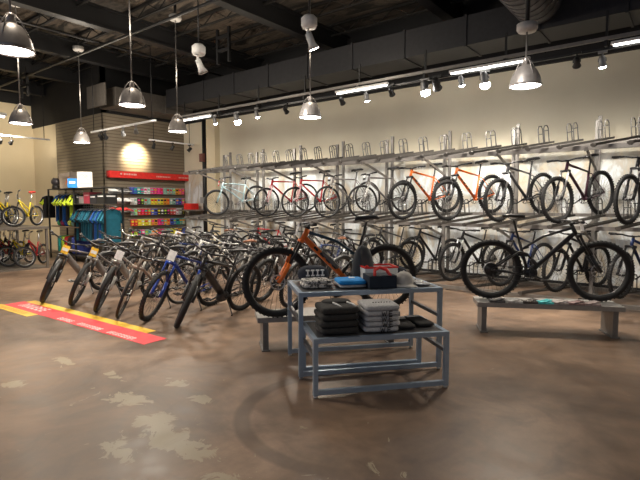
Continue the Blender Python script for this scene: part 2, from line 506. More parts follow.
def f_crank(kind):
    K, R, wb, ax, RA, FA, A0, CR, HB, HT, BB, sd, SCt = geom(kind); q = R / .36 * (.8 if kind == 'kids' else 1)
    def fn(b):
        b.lathe([(.075 * q, -.047), (.082 * q, -.05), (.075 * q, -.053)], BB, 'y', 24, True)
        for i in range(5):
            a = 2 * PI * i / 5; b.tube([BB + Vector((0, -.05, 0)), BB + Vector((math.cos(a) * .077 * q, -.05, math.sin(a) * .077 * q))], .007, 4)
        d = Vector((math.cos(-.35), 0, math.sin(-.35))) * .17 * q
        b.tube([BB + Vector((0, -.062, 0)), BB + d + Vector((0, -.075, 0))], [.016, .011], 6)
        b.tube([BB + Vector((0, .062, 0)), BB - d + Vector((0, .075, 0))], [.016, .011], 6)
        b.tube([BB + Vector((0, -.065, 0)), BB + Vector((0, .065, 0))], .014, 8)
    return fn
def f_pedal(kind, s):
    K, R, wb, ax, RA, FA, A0, CR, HB, HT, BB, sd, SCt = geom(kind); q = R / .36 * (.8 if kind == 'kids' else 1)
    d = Vector((math.cos(-.35), 0, math.sin(-.35))) * .17 * q * (1 if s < 0 else -1)
    def fn(b):
        c = BB + d + Vector((0, s * .13, 0))
        for x in (-.035, .035): b.box(c + Vector((x, 0, 0)), (.016, .085, .018))
        for y in (-.036, 0, .036): b.box(c + Vector((0, y, 0)), (.07, .012, .015))
    return fn
def f_chain(kind):
    K, R, wb, ax, RA, FA, A0, CR, HB, HT, BB, sd, SCt = geom(kind); q = R / .36
    def fn(b):
        y = Vector((0, -.048, 0))
        b.tube([BB + Vector((0, 0, .08 * q)) + y, RA + Vector((0, 0, .05 * q)) + y], .005, 4)
        dr = RA + Vector((.02, 0, -.115 * q)) + y
        b.tube([BB + Vector((0, 0, -.08 * q)) + y, dr, RA + Vector((.03, 0, -.06 * q)) + y], .005, 4)
        b.tube([RA + Vector((.02, -.01, -.04 * q)) + y, dr], .014, 6)
    return fn
def f_shock(kind):
    K, R, wb, ax, RA, FA, A0, CR, HB, HT, BB, sd, SCt = geom(kind)
    def fn(b):
        a = SCt - sd * .14 + Vector((.05, 0, -.01)); c = BB + Vector((.12, 0, .09))
        b.tube([a, a.lerp(c, .45)], .014, 8); b.tube([a.lerp(c, .4), c], .024, 10)
    return fn
def f_stand(kind):
    K, R, wb, ax, RA, FA, A0, CR, HB, HT, BB, sd, SCt = geom(kind)
    return lambda b: b.tube([BB + Vector((-.06, .03, -.03)), BB + Vector((-.10, .13, -K['bb'] + .045)), BB + Vector((-.085, .14, -K['bb'] + .035))], [.010, .009, .013], 6)
def f_fender(kind, front):
    K = KINDS[kind]; R = K['R'] + .018
    def fn(b):
        a0, a1 = (R_(20), R_(150)) if front else (R_(35), R_(195)); n = 14; vs = []
        for i in range(n + 1):
            a = a0 + (a1 - a0) * i / n
            for y, dr in ((-.032, -.012), (-.02, 0), (.02, 0), (.032, -.012)): vs.append((math.cos(a) * (R + dr), y, math.sin(a) * (R + dr)))
        b.add(vs, [(i * 4 + j, i * 4 + j + 1, i * 4 + j + 5, i * 4 + j + 4) for i in range(n) for j in range(3)], True)
    return fn
def f_decal(kind):
    K, R, wb, ax, RA, FA, A0, CR, HB, HT, BB, sd, SCt = geom(kind)
    def fn(b):
        h = HB + ax * .03; d = (BB - h); L = d.length; d = d.normalized(); up = Vector((0, 1, 0)).cross(d)
        M = Matrix((d, Vector((0, 1, 0)), up)).transposed()
        for i in range(4):
            for s in (-1, 1):
                c = h + d * (L * (.24 + .13 * i)) + Vector((0, s * (K['dt'] * (1.0 if kind == 'enduro' else .86)), 0))
                b.box(c, (.06, .004, K['dt'] * .9), M)
                b.box(c + d * .0 + up * .0, (.02, .006, K['dt'] * .5), M)
    return fn
def f_battery(kind):
    K, R, wb, ax, RA, FA, A0, CR, HB, HT, BB, sd, SCt = geom(kind)
    def fn(b):
        h = HB + ax * .03
        if kind == 'step': pts = arcpts(h, (.18, 0, h.z - .26), BB + Vector((.05, 0, .04)), 8)[2:7]
        else: pts = [h.lerp(BB, .2), h.lerp(BB, .5), h.lerp(BB, .82)]
        b.tube([Vector(p) + Vector((.012, 0, .018)) for p in pts], .045, 8, sq=.85)
    return fn

def bike(front, heading, kind, paintm, label, group, z=0.0, steer=0, roll=0, pitch=0, forkm=None, legm=None, rim=None, spoke=None,
         tagm=None, stand=False, fenders=False, decal=None, dt=None, saddlem=None, detail=True, name='bicycle', cat='bicycle', bottle=False, grips=None, tagscale=1.0):
    """front = (x, y) where the front tyre touches; heading = direction the bike faces in degrees"""
    K, R, wb, ax, RA, FA, A0, CR, HB, HT, BB, sd, SCt = geom(kind)
    h = R_(heading); p = R_(pitch)
    loc = Vector((front[0] - math.cos(h) * wb / 2 * math.cos(p), front[1] - math.sin(h) * wb / 2 * math.cos(p), z + wb / 2 * math.sin(p)))
    t = thing(name, label, cat, loc, (R_(roll), p, h), group)
    forkm = forkm or P_BLACK; rim = rim or RIMB; spoke = spoke or RIMB
    S = Matrix.Translation(HB) @ Matrix.Rotation(R_(steer), 4, ax) @ Matrix.Translation(-HB)
    place('frame', cached((kind, 'frame'), f_frame(kind)), paintm, t)
    place('fork', cached((kind, 'fork'), f_fork(kind)), [forkm, legm or SIL], t, M=S)
    for nm, A, M, fr in (('front_wheel', FA, S, True), ('rear_wheel', RA, Matrix(), False)):
        w = place(nm, cached((kind, 'wheel'), f_wheel(kind, fr)), [rim, spoke], t, M=M @ Matrix.Translation(A) @ Matrix.Rotation(random.uniform(0, 6), 4, 'Y'))
        place('tire', cached((kind, 'tire'), f_tire(kind)), BLK, w)
        if detail and kind not in ('cruiser', 'kids'): place('brake_rotor', cached(('rotor',), f_rotor), SIL, w)
        if not fr: place('cassette', cached((kind, 'cassette'), f_cass(kind)), SIL if kind != 'enduro' else RIMB, w)
    hb = place('handlebar', cached((kind, 'bars'), f_bars(kind)), RIMB if kind not in ('cruiser', 'kids') else SIL, t, M=S)
    for s in (-1, 1):
        place('grip', cached((kind, 'grip', s), f_grip(kind, s)), grips or BPL, hb)
        if detail: place('brake_lever', cached((kind, 'lever', s), f_lever(kind, s)), BPL, hb)
    if kind == 'kids': place('seatpost', cached((kind, 'seatpost'), f_seatpost(kind)), SIL, t)
    else: place('seatpost', cached((kind, 'seatpost'), f_seatpost(kind)), RIMB, t)
    place('saddle', cached((kind, 'saddle'), f_saddle(kind)), saddlem or BPL, t)
    c = place('crankset', cached((kind, 'crank'), f_crank(kind)), RIMB if kind != 'cruiser' else SIL, t)
    for s in (-1, 1): place('pedal', cached((kind, 'pedal', s), f_pedal(kind, s)), BPL, c)
    place('chain', cached((kind, 'chain'), f_chain(kind)), RIMB, t)
    if kind == 'enduro': place('rear_shock', cached((kind, 'shock'), f_shock(kind)), RIMB, t)
    if stand: place('kickstand', cached((kind, 'stand'), f_stand(kind)), BPL, t)
    if fenders:
        place('front_fender', cached((kind, 'fen', 1), f_fender(kind, True)), BPL if fenders is True else fenders, t, M=S @ Matrix.Translation(FA))
        place('rear_fender', cached((kind, 'fen', 0), f_fender(kind, False)), BPL if fenders is True else fenders, t, loc=RA)
    if kind in ('ebike', 'step'): place('battery', cached((kind, 'battery'), f_battery(kind)), dt or P_CHAR, t)
    elif dt:
        def fdt(b):
            hh = HB + ax * .03
            b.tube([hh, hh.lerp(BB, .12), hh.lerp(BB, .5), hh.lerp(BB, .93)], [K['dt'] * .95, K['dt'] * 1.1, K['dt'] * 1.08, K['dt'] * 1.02], 12, sq=.9)
            b.tube([HB - ax * .008, HT + ax * .008], .031, 10)
        d = place('down_tube', cached((kind, 'dt'), fdt), dt, t)
    if decal:
        o = place('lettering', cached((kind, 'decal'), f_decal(kind)), decal, t)
    if bottle:
        def fb(b):
            hh = HB + ax * .03; a = hh.lerp(BB, .42); c2 = hh.lerp(BB, .78); up = Vector((.035, 0, .055))
            b.tube([a + up, a.lerp(c2, .1) + up, a.lerp(c2, .9) + up, c2 + up], [.02, .035, .035, .03], 12)
        place('water_bottle', cached((kind, 'bottle'), fb), mat('smoky_bottle', (.16, .15, .14), .2), t)
    if tagm:
        if isinstance(tagm, str): tagm = CARD
        def ft(b):
            c = HT + Vector((.11, 0, .01))
            M = Matrix.Rotation(-.25, 3, 'Y')
            b.box(c, (.004, .11, .14), M); b.mat(1); b.box(c + Vector((.003, 0, .0)), (.003, .09, .05), M)
        place('price_tag', cached((kind, 'tag'), ft), [CARD if tagm is CARD else tagm, CARD], t, M=S)
    return t

# ------------------------------------------------------------------ setting
WY = 1.95            # back wall
SX, SY = -12.27, -0.9
LX = -17.3
H = 4.3; HC = 5.9
struct('floor', MB().box((-4, -4, -.05), (34, 18, .1)), floor_mat())
cream = wall_mat('cream_wall', (0.70, 0.63, 0.48), (0.78, 0.72, 0.57), True)
cream2 = wall_mat('pale_wall', (0.70, 0.60, 0.41), (0.77, 0.67, 0.48))
dark = mat('black_wall_paint', (0.012, 0.012, 0.013), 0.8)
struct('wall_back', MB().box((-2.6, WY + .1, H / 2), (20.2, .2, H)), cream)
struct('wall_back_upper', MB().box((-2.6, WY + .05, (H + HC) / 2), (20.2, .3, HC - H)), dark)
struct('wall_slat_side', MB().box((SX - .05, (SY + WY) / 2, H / 2), (.1, WY - SY, H)), slat_mat())
struct('wall_slat_front', MB().box(((SX - 15.3) / 2 - .05, SY + .05, H / 2), (15.3 + SX + .1, .1, H)), MC.get('s') or slat_mat())
struct('wall_rear_left', MB().box(((LX - 15.3) / 2, SY + .08, H / 2), (15.3 + LX, .1, H)) if False else MB().box(((LX - 15.3) / 2, SY + .08, H / 2), (abs(LX + 15.3), .1, H)), cream2)
struct('wall_slat_upper', MB().box(((SX + LX) / 2, SY + .06, (H + HC) / 2), (SX - LX, .12, HC - H)).box((SX - .06, (SY + WY) / 2, (H + HC) / 2), (.12, WY - SY, HC - H)), dark)
struct('wall_left', MB().box((LX - .1, -6, 2.55), (.2, 10.4, 5.1)), cream2)
struct('wall_left_upper', MB().box((LX - .1, -6, 5.5), (.2, 10.4, .8)), dark)
struct('wall_right', MB().box((7.6, -4, HC / 2), (.2, 12, HC)), cream2)
cm = ceil_mat()
struct('ceiling', MB().box((-4.6, -4, HC + .05), (25.6, 18, .1)), cm)
struct('baseboard_back', MB().box((-2.6, WY - .015, .05), (18, .03, .1)), BPL)

# pilaster and conduit beside the rack
struct('wall_pilaster', MB().box((-10.62, WY - .1, H / 2), (.42, .2, H)), cream2)
c = thing('conduit_column', 'dark vertical service pipe with boxes beside the slatted wall', 'pipe', (-11.02, 1.82, 0))
obj('pipe', MB().tube([(0, 0, 0), (0, 0, H)], .07, 12), BLKST, c)
obj('junction_box', MB().box((0, -.09, 3.1), (.2, .09, .26)).box((0, -.14, 3.1), (.17, .012, .22)), mat('rust_red_box', (.16, .06, .05), .6), c)
obj('junction_box', MB().box((0, -.09, 1.72), (.17, .09, .2)).box((0, -.14, 1.72), (.14, .012, .16)), mat('grey_box', (.3, .3, .3), .6), c)

# ceiling structure
for i, X in enumerate((-16.2, -13.6, -11.0, -8.4, -5.4, -2.4, 0.6, 3.6)):
    b = MB()
    b.box((X, -3.6, 5.32), (.22, 11, .04)).box((X, -3.6, 5.72), (.22, 11, .04)).box((X, -3.6, 5.52), (.03, 11, .4))
    o = struct('trim_%d' % (i + 1), b, BLKST)
for i in range(9):
    Y = -8.0 + i * 1.15
    b = MB()
    b.box((-4.9, Y, 5.86), (24, .07, .05)).box((-4.9, Y, 5.62), (24, .05, .03))
    for k in range(30):
        x = -16.9 + k * .8
        b.tube([(x, Y, 5.63), (x + .4, Y, 5.85), (x + .8, Y, 5.63)], .012, 4, False)
    struct('trim_%d' % (i + 20), b, mat('dark_joist', (.012, .011, .010), .8))

b = MB().box((0, 0, 0), (13.4, .75, .52))
for k in range(11): b.box((-6.2 + k * 1.24, 0, 0), (.04, .79, .56))
o = obj('air_duct', b, DUCT, loc=(-4.2, .72, 4.72))
tag(o, 'long dark rectangular duct running above the upper bike row', 'duct')
b = MB().tube([(0, -3.6, 0), (0, .12, 0)], .36, 24)
for k in range(20): b.torus(.365, .010, (0, -3.5 + k * .19, 0), 'y', 24, 5)
o = obj('round_duct', b, mat('grey_spiral_duct', (.11, .105, .11), .5, .4), loc=(-.47, .1, 4.88))
tag(o, 'round spiral duct crossing the ceiling above the short pendant', 'duct')
o = obj('air_duct', MB().box((0, 0, 0), (.9, 2.6, .5)).box((0, -1.0, 0), (.94, .04, .54)).box((0, .3, 0), (.94, .04, .54)).box((0, -1.62, 0), (1.0, .04, .6)), mat('duct_grey', (.085, .075, .065), .6), loc=(-11.6, .2, 4.6))
tag(o, 'short boxed duct over the corner of the slatted wall', 'duct')
o = obj('sprinkler_pipe', MB().tube([(-16.5, -2.6, 5.15), (3.5, -2.6, 5.15)], .03, 8).tube([(-9, -7.5, 5.2), (-9, 1.5, 5.2)], .025, 8), BLKST)
tag(o, 'thin black sprinkler pipes crossing under the roof beams', 'pipe')
for i, (x, y, z0, l) in enumerate(((-7.2, -.6, 4.9, 'black steel mounting bracket hanging between duct and roof, at the left of the pair'), (-13.3, -2.6, 4.6, 'black steel bracket with two stubs near the far slatted wall'))):
    o = obj('ceiling_bracket', MB().box((-.2, 0, 0), (.06, .06, .8)).box((.2, 0, 0), (.06, .06, .8)).box((0, 0, -.1), (.46, .07, .06)).box((0, 0, .2), (.46, .07, .06)), BLKST, loc=(x, y, z0 + .4))
    tag(o, l, 'bracket')

# ------------------------------------------------------------------ pendants
def f_shade(b):
    prof = [(.03, .29), (.055, .28), (.10, .255), (.145, .20), (.18, .12), (.20, .04), (.21, 0), (.203, 0), (.193, .04), (.17, .12), (.135, .195), (.09, .245), (.0, .26)]
    b.lathe(prof, n=28)
    for k in range(4):
        a = PI / 4 + k * PI / 2
        b.tube([(math.cos(a) * .04, math.sin(a) * .04, .37), (math.cos(a) * .09, math.sin(a) * .09, .31), (math.cos(a) * .175, math.sin(a) * .175, .14)], .007, 5)
def f_cap(b): b.lathe([(0, .38), (.035, .38), (.04, .36), (.04, .29), (0, .29)], n=16)
def f_bulb(b): b.lathe([(0, .012), (.186, .012), (.19, .02), (0, .05)], n=24)
SHADE, CAP, BULB = MB(), MB(), MB(); f_shade(SHADE); f_cap(CAP); f_bulb(BULB)
SHADE, CAP, BULB = SHADE.mesh('shade'), CAP.mesh('cap'), BULB.mesh('bulb')
SHM = mat('pendant_shade', (.36, .33, .31), .38, .5); CANM = mat('canopy_white', (.6, .58, .55), .5)
pend = [(-3.85, -6.28, 5.6, 'large metal bell pendant lamp hanging nearest, cut by the left edge'),
        (-8.69, -4.44, 5.4, 'bell pendant lamp hanging on a rod before the left cream wall'),
        (-10.69, -2.31, 5.45, 'bell pendant lamp hanging before the slatted wall near its corner'),
        (-5.40, -4.04, 5.6, 'bell pendant lamp on a long rod with braced neck, above the front e-bike row'),
        (-7.18, -1.93, 5.5, 'bell pendant lamp at the end of the red banner near the light track'),
        (-3.86, -1.47, 5.6, 'bell pendant lamp hanging on a thin rod over the red bicycles'),
        (-0.15, -1.49, 3.88, 'bell pendant lamp on a short rod with round canopy under the spiral duct')]
extra = [(2.2, -4.2, 5.6), (-1.4, -4.6, 5.6)]
for x, y, top, lab in pend:
    t = thing('pendant_lamp', lab, 'pendant lamp', (x, y, 3.15), group='bell pendant lamps')
    place('lamp_shade', SHADE, SHM, t); place('lamp_cap', CAP, SHM, t); place('light_diffuser', BULB, GLOW, t)
    obj('rod', MB().tube([(0, 0, .37), (0, 0, top - 3.15)], .011, 8), mat('rod_grey', (.22, .21, .20), .5, .2), t)
    obj('canopy', MB().lathe([(0, 0), (.11, 0), (.13, .03), (.13, .10), (0, .10)], (0, 0, top - 3.15 - .02), n=20), CANM, t)
    if top > 5: obj('hanger', MB().tube([(0, 0, top - 3.15 + .05), (0, 0, 5.85 - 3.15)], .03, 8), BLKST, t)
    else: obj('hanger', MB().tube([(0, 0, top - 3.15 + .05), (0, .0, 4.95 - 3.15)], .03, 8), BLKST, t)

def lamp(kind, loc, power, color=(1, .88, .72), size=.15, spot=None, aim=None, blend=.6):
    d = bpy.data.lights.new('lamp_or_fill_light', kind); d.energy = power; d.color = color
    if kind != 'SUN': d.shadow_soft_size = size
    if kind == 'SPOT': d.spot_size = R_(spot); d.spot_blend = blend
    o = bpy.data.objects.new('lamp_or_fill_light', d); COL.objects.link(o); o.location = loc
    if aim is not None: o.rotation_euler = (Vector(aim) - Vector(loc)).to_track_quat('-Z', 'Y').to_euler()
    return o
for x, y, *_ in pend:
    lamp('SPOT', (x, y, 3.13), 205, size=.17, spot=150, aim=(x, y, 0))
    if y != -1.49: lamp('POINT', (x, y, 4.3), 34, size=.2)  # point fill added above the pendants to brighten the dark ceiling
for x, y, z in ((-1.0, -8.6, 3.2), (2.8, -4.6, 3.2), (3.0, -8.0, 3.2), (-6.2, -8.2, 3.2), (-13.5, -5.5, 3.2), (3.4, -1.2, 3.2)):
    lamp('SPOT', (x, y, z), 30, size=.17, spot=150, aim=(x, y, 0))

# ------------------------------------------------------------------ light track and its heads
t = thing('light_track', 'long double steel light track hanging before the upper wall over the bikes', 'light track', (0, 0, 0))
obj('upper_rail', MB().box((-3.9, 0, 4.02), (12.4, .045, .05)), GALVL, t)
obj('lower_rail', MB().box((-3.9, .10, 3.90), (12.4, .035, .035)), RIMB, t)
for k in range(9): obj('hanger', MB().box((-9.6 + k * 1.45, .04, 4.2), (.03, .03, .46)).box((-9.6 + k * 1.45, .05, 3.96), (.04, .14, .10)), BLKST, t)
for i, (x0, x1, lab) in enumerate(((-9.6, -8.4, 'bright strip light under the track at its far end above the pilaster'), (-4.35, -3.1, 'bright strip light under the track above the grey hybrid bicycles'), (-1.85, -.5, 'bright strip light under the track behind the short pendant'), (.62, 1.9, 'bright strip light under the track at its near end'))):
    q = thing('strip_light', lab, 'strip light', ((x0 + x1) / 2, -.02, 3.90))
    obj('housing', MB().box((0, 0, .03), (x1 - x0, .07, .04)), WHT, q)
    obj('light_tube', MB().tube([(-(x1 - x0) / 2 + .03, 0, -.005), ((x1 - x0) / 2 - .03, 0, -.005)], .014, 8), TUBEG, q)
def spothead(loc, aim, lit, lab, m=None, group='track spotlights', power=60, drop=.14, sz=1.0):
    t = thing('track_spotlight', lab, 'spotlight', loc, group=group)
    body = m or (mat('lamp_grey', (.25, .25, .25), .4, .4) if lit else BLKST)
    d = (Vector(aim) - Vector(loc)).normalized(); q = d.to_track_quat('-Z', 'Y').to_euler()
    obj('bracket', MB().tube([(0, 0, drop), (0, 0, .03)], .012 * sz, 6).box((0, 0, drop), (.12 * sz, .035, .035)).tube([(-.05 * sz, 0, 0), (-.05 * sz, 0, .05), (.05 * sz, 0, .05), (.05 * sz, 0, 0)], .008 * sz, 5), body, t)
    hm = MB().lathe([(0, .09), (.035, .085), (.045, .05), (.045, -.02), (.062, -.07), (.06, -.075), (.05, -.05), (.0, -.04)], n=16)
    h = obj('lamp_head', hm, body, t, rot=q); h.scale = (sz, sz, sz)
    l = obj('lens', MB().blob((0, 0, -.066), ((.12, .12, .10) if sz > 1.2 else (.105, .105, .07)), 1, 1, 16, 8) if lit else MB().lathe([(0, -.052), (.054, -.055), (.0, -.065)], n=16), SPOTG if lit else BPL, h)  # lit lens is an enlarged glowing bulge, shaped to imitate the lamp's glare
    if lit:
        p = Vector(loc) + d * .12 * sz
        lamp('SPOT', p, power, (1, .92, .80), .06, 125, aim)
for x, z, lit, lab in ((-8.3, 3.76, 1, 'lit white track spotlight nearest the pilaster'), (-7.46, 3.74, 1, 'very bright round track spotlight above the pale blue cruiser'),
        (-6.75, 3.76, 1, 'small lit spotlight on the track left of the centre pendant'), (-5.81, 3.74, 0, 'black unlit track head just left of the centre pendant'),
        (-4.23, 3.74, 0, 'black unlit track head at the start of the middle strip light'), (-3.62, 3.74, 1, 'small lit white spotlight below the middle strip light'),
        (-3.05, 3.76, 0, 'black unlit track head at the end of the middle strip light'), (-2.35, 3.75, 1, 'pair-mounted bright white spotlight above the orange mountain bikes'),
        (-2.12, 3.77, 0, 'small dark track head beside the bright paired spotlight'), (-1.65, 3.75, 1, 'small lit spotlight under the third strip light'),
        (-1.24, 3.72, 1, 'bluish bright spotlight left of the short pendant'), (.17, 3.75, 0, 'black unlit double track head right of the short pendant'),
        (.51, 3.70, 1, 'lit white spotlight at the right end of the track')):
    spothead((x, .02, z), (x + .2, .75, 1.0) if lit else (x - .3, WY, 2.4), lit, lab, power=112, sz=1.45 if 'bright' in lab else 1.0)
# ceiling hung white heads
for loc, lit, lab, sz in (((-2.95, -2.6, 4.05), 1, 'white cylinder spotlight hanging low from the roof, lit, at centre', 1.7), ((-5.3, -2.8, 4.05), 0, 'white cylinder spotlight hanging unlit left of the ceiling duct', 1.7)):
    t = thing('ceiling_spotlight', lab, 'spotlight', loc)
    obj('rod', MB().tube([(0, 0, .35), (0, 0, 1.8)], .012, 6), BLKST, t)
    obj('canopy', MB().lathe([(0, .16), (.1, .16), (.12, .2), (.12, .3), (.08, .34), (0, .34)], n=18).tube([(-.03, 0, .2), (-.03, 0, .0)], .022, 8), WHT, t)
    h = obj('lamp_head', MB().lathe([(0, .1), (.05, .1), (.055, -.05), (.09, -.14), (.08, -.13), (0, -.08)], n=18), WHT, t, loc=(.03, 0, -.02), rot=(.35, -.2, 0))
    obj('lens', MB().lathe([(0, -.11), (.08, -.13), (0, -.14)], n=18), SPOTG if lit else GALVL, h)
    if lit: lamp('SPOT', Vector(loc) + Vector((0, 0, -.25)), 60, (1, .93, .82), .05, 90, (-3.2, -4, 0))
# short tracks round the slatted wall
def track(x0, x1, y, z, axis, lab, heads):
    t = thing('light_track', lab, 'light track', (0, 0, 0))
    if axis == 'x': obj('rail', MB().box(((x0 + x1) / 2, y, z), (x1 - x0, .045, .045)), WHT, t)
    else: obj('rail', MB().box((y, (x0 + x1) / 2, z), (.045, x1 - x0, .045)), WHT, t)
    for e in (x0 + .15, x1 - .15):
        p = (e, y) if axis == 'x' else (y, e)
        obj('hanger', MB().tube([(*p, z), (*p, 5.7)], .01, 5), BLKST, t)
    for e, lit, lb in heads:
        p = (e, y) if axis == 'x' else (y, e)
        spothead((*p, z - .17), (SX, .3, 1.9) if axis == 'x' or y > -12 else (LX, e, 1.6), lit, lb, power=35, group=None)
track(-11.6, -8.5, -1.6, 3.58, 'x', 'white light track leading toward the slatted wall corner', ((-11.1, 0, 'black unlit head on the slatted wall track, outermost'), (-10.85, 0, 'black unlit head second along the slatted wall track'),
      (-9.95, 1, 'small lit head in the middle of the slatted wall track'), (-9.35, 1, 'lit head closer to the banner end on the slatted wall track')))
track(0.0, 1.6, -11.3, 3.52, 'y', 'short white light track above the red banner', ((.15, 0, 'black head at the left end of the short banner track'), (.8, 0, 'dark head in the middle of the short banner track'), (1.45, 0, 'black head at the right end of the short banner track')))
track(-3.9, -1.7, -14.0, 3.56, 'y', 'thin light track before the left cream wall', ((-3.02, 0, 'black head on the left wall track, outer one'), (-2.75, 0, 'black head on the left wall track, inner one')))
q = thing('strip_light', 'bright strip light high on the left cream wall', 'strip light', (-14.0, -3.5, 4.1))
obj('housing', MB().box((0, 0, .05), (.12, 1.3, .08)), WHT, q); obj('light_tube', MB().tube([(0, -.6, -.01), (0, .6, -.01)], .035, 8), TUBEG, q)
lamp('SPOT', (-11.85, .12, 3.25), 95, (1, .82, .52), .04, 110, (-12.27, .12, 3.12))
lamp('SPOT', (-13.6, -3.2, 3.7), 260, (1, .86, .66), .1, 120, (-17.3, -2.6, 2.0))
for x in (-8.2, -6.0, -4.2, -2.4, -.6, 1.2): lamp('SPOT', (x, -2.9, 3.9), 105, (1, .94, .86), .1, 62, (x, 1.95, .75))  # fill spots without fixtures, added to brighten the low wall behind the rack
lamp('SPOT', (-9.6, -2.6, 3.4), 90, (1, .9, .75), .1, 90, (-12, -1.4, 1.3))

# ------------------------------------------------------------------ two-tier bike rack
RX0, RX1 = -9.9, 1.9
GROUPR = None
t = thing('bike_rack', 'long galvanised multi-level bike rack along the back wall', 'bike rack', (0, 0, 0))
POSTM = GALVL
for i in range(8):
    X = .32 - 1.365 * i
    for Y, z1 in ((1.12, 3.02), (1.36, 3.12)):
        obj('post', MB().box((X, Y, z1 / 2), (.055, .055, z1)).box((X, Y, .01), (.16, .16, .02)), POSTM, t)
    obj('side_brace', MB().bar((X, .1, 2.44), (X, 1.62, 2.66), .04, .06).bar((X, .1, 1.18), (X, 1.62, 1.34), .04, .06).bar((X, .25, 2.44), (X, 1.1, 2.2), .03, .04).bar((X, .25, 1.18), (X, 1.1, .95), .03, .04), GALV, t)
for Y, z, h in ((.2, 2.47, .07), (1.58, 2.69, .07), (.2, 1.22, .06), (1.58, 1.40, .06), (.15, .06, .06), (1.6, .06, .06)):
    obj('rail', MB().box(((RX0 + RX1) / 2, Y, z), (RX1 - RX0, .06, h)), GALV, t)
def f_tray(L):
    def fn(b):
        b.box((0, L / 2, -.025), (.07, L, .010))
        for s in (-1, 1): b.box((s * .038, L / 2, -.012), (.010, L, .034))
        n = int(L / .22)
        for k in range(n): b.box((0, .1 + k * .22, -.012), (.08, .035, .012))
        b.tube([(0, 0, -.02), (0, .04, -.02)], .035, 8)
    return fn
def f_hoop(b):
    for s in (-1, 1):
        x = s * .055
        b.tube([(x, -.12, 0), (x, -.12, .24), (x, -.09, .285), (x, -.03, .285), (x, 0, .24), (x, 0, 0)], .010, 6, False)
    b.tube([(-.055, -.12, .15), (.055, -.12, .15)], .008, 5); b.tube([(-.055, 0, .2), (.055, 0, .2)], .008, 5)
sp = .455
n = 27
for k in range(n):
    X = 1.39 - k * sp
    if X < RX0 + .6: break
    # top level, pulled forward and tipped
    tl = R_(9.5); TD = R_(-23)
    o = place('tray', cached(('tray', 1.38), f_tray(1.38)), TRAYM, t, (X + .0, -.27, 2.475), (tl, 0, TD))
    place('wheel_hoop', cached(('hoop',), f_hoop), HOOPM, o, (0, 1.22, 0))
    o = place('tray', cached(('tray', 1.4), f_tray(1.4)), TRAYM, t, (X - .55 * 0 - .10, -.25, 1.262), (R_(6.5), 0, TD))
    place('wheel_hoop', cached(('hoop',), f_hoop), HOOPM, o, (0, 1.3, 0))
    if k % 2 == 0:
        o = place('tray', cached(('tray', 1.7), f_tray(1.6)), TRAYM, t, (X - .13, .05, .125), (0, 0, TD))
        place('wheel_hoop', cached(('hoop',), f_hoop), HOOPM, o, (0, 1.45, 0))

G2 = 'bicycles parked on the upper rack tier'
def up(X, kind, pm, lab, **kw):
    bike((X, 0), -113, kind, pm, lab, G2, z=1.29 + .012, pitch=6.5, **kw)
up(.94, 'mtb', P_BLACK, 'black mountain bike on the upper tier, cut by the right edge', legm=P_BLACK, steer=2)
up(0.0, 'mtb', P_PLUM, 'dark plum mountain bike on the upper tier, next in from the right-edge one', legm=SIL, steer=-3, tagm=None)
up(-.91, 'mtb', P_CHAR, 'charcoal mountain bike on the upper tier, just right of the two orange ones', legm=SIL, steer=2, grips=BPL)
up(-1.82, 'mtb', P_ORANGE, 'orange mountain bike on the upper tier, right one of the orange pair', steer=-2, decal=P_BLACK, legm=RIMB)
up(-2.73, 'mtb', P_ORANGE, 'orange mountain bike on the upper tier, left one of the orange pair', steer=3, decal=P_BLACK, legm=RIMB)
up(-3.64, 'hybrid', P_GREY, 'grey hybrid with light fork on the upper tier, beside the orange pair', forkm=P_SILV, steer=-6, tagm=BPL)
up(-4.55, 'hybrid', P_GREY, 'grey hybrid on the upper tier between the red bikes and its twin', forkm=P_SILV, steer=5, tagm=BPL)
up(-5.46, 'hybrid', P_RED, 'red hybrid with pink fork on the upper tier, right one of the red pair', forkm=P_PINK, steer=-4)
up(-6.37, 'hybrid', P_RED, 'red hybrid with pink fork on the upper tier, left one of the red pair', forkm=P_PINK, steer=4)
up(-8.19, 'cruiser', P_AQUA, 'pale blue curved-frame cruiser at the far end of the upper tier', forkm=P_AQUA, steer=-4, tagm=RED)
G1 = 'bicycles parked on the floor tier under the rack'
def low(X, kind, pm, lab, **kw): bike((X, .36), -113, kind, pm, lab, G1, z=.14, **kw)
low(.84, 'mtb', P_NAVY, 'dark blue mountain bike on the floor tier at the right end of the rack', forkm=P_BLACK, legm=RIMB, steer=3)
low(-.07, 'mtb', P_BLACK, 'black mountain bike on the floor tier, seen through the front wheel of the bench bike', legm=RIMB)
low(-.98, 'mtb', P_NAVY, 'blue-black mountain bike on the floor tier behind the middle of the bench bike', legm=RIMB, steer=-3)
low(-1.89, 'mtb', P_BLACK, 'black mountain bike on the floor tier behind the rear wheel of the bench bike', legm=SIL, steer=4)
low(-2.80, 'mtb', P_BLACK, 'black mountain bike on the floor tier just right of the display table', legm=RIMB, steer=-4)
low(-3.71, 'mtb', P_CHAR, 'charcoal mountain bike on the floor tier behind the caps on the table', legm=RIMB, steer=6)
for i, (pm, cn) in enumerate(((P_BLACK, 'black'), (P_SILV, 'silver'), (P_BLACK, 'black'), (P_RED, 'red'), (P_WHITE, 'white'), (P_CHAR, 'charcoal'))):
    low(-4.62 - .91 * i, 'hybrid', pm, '%s hybrid on the floor tier at the far left part, %s from the left' % (cn, ('sixth', 'fifth', 'fourth', 'third', 'second', 'first')[i]), forkm=P_BLACK if i % 2 else P_SILV, spoke=SIL, steer=random.uniform(-8, 8), detail=False)

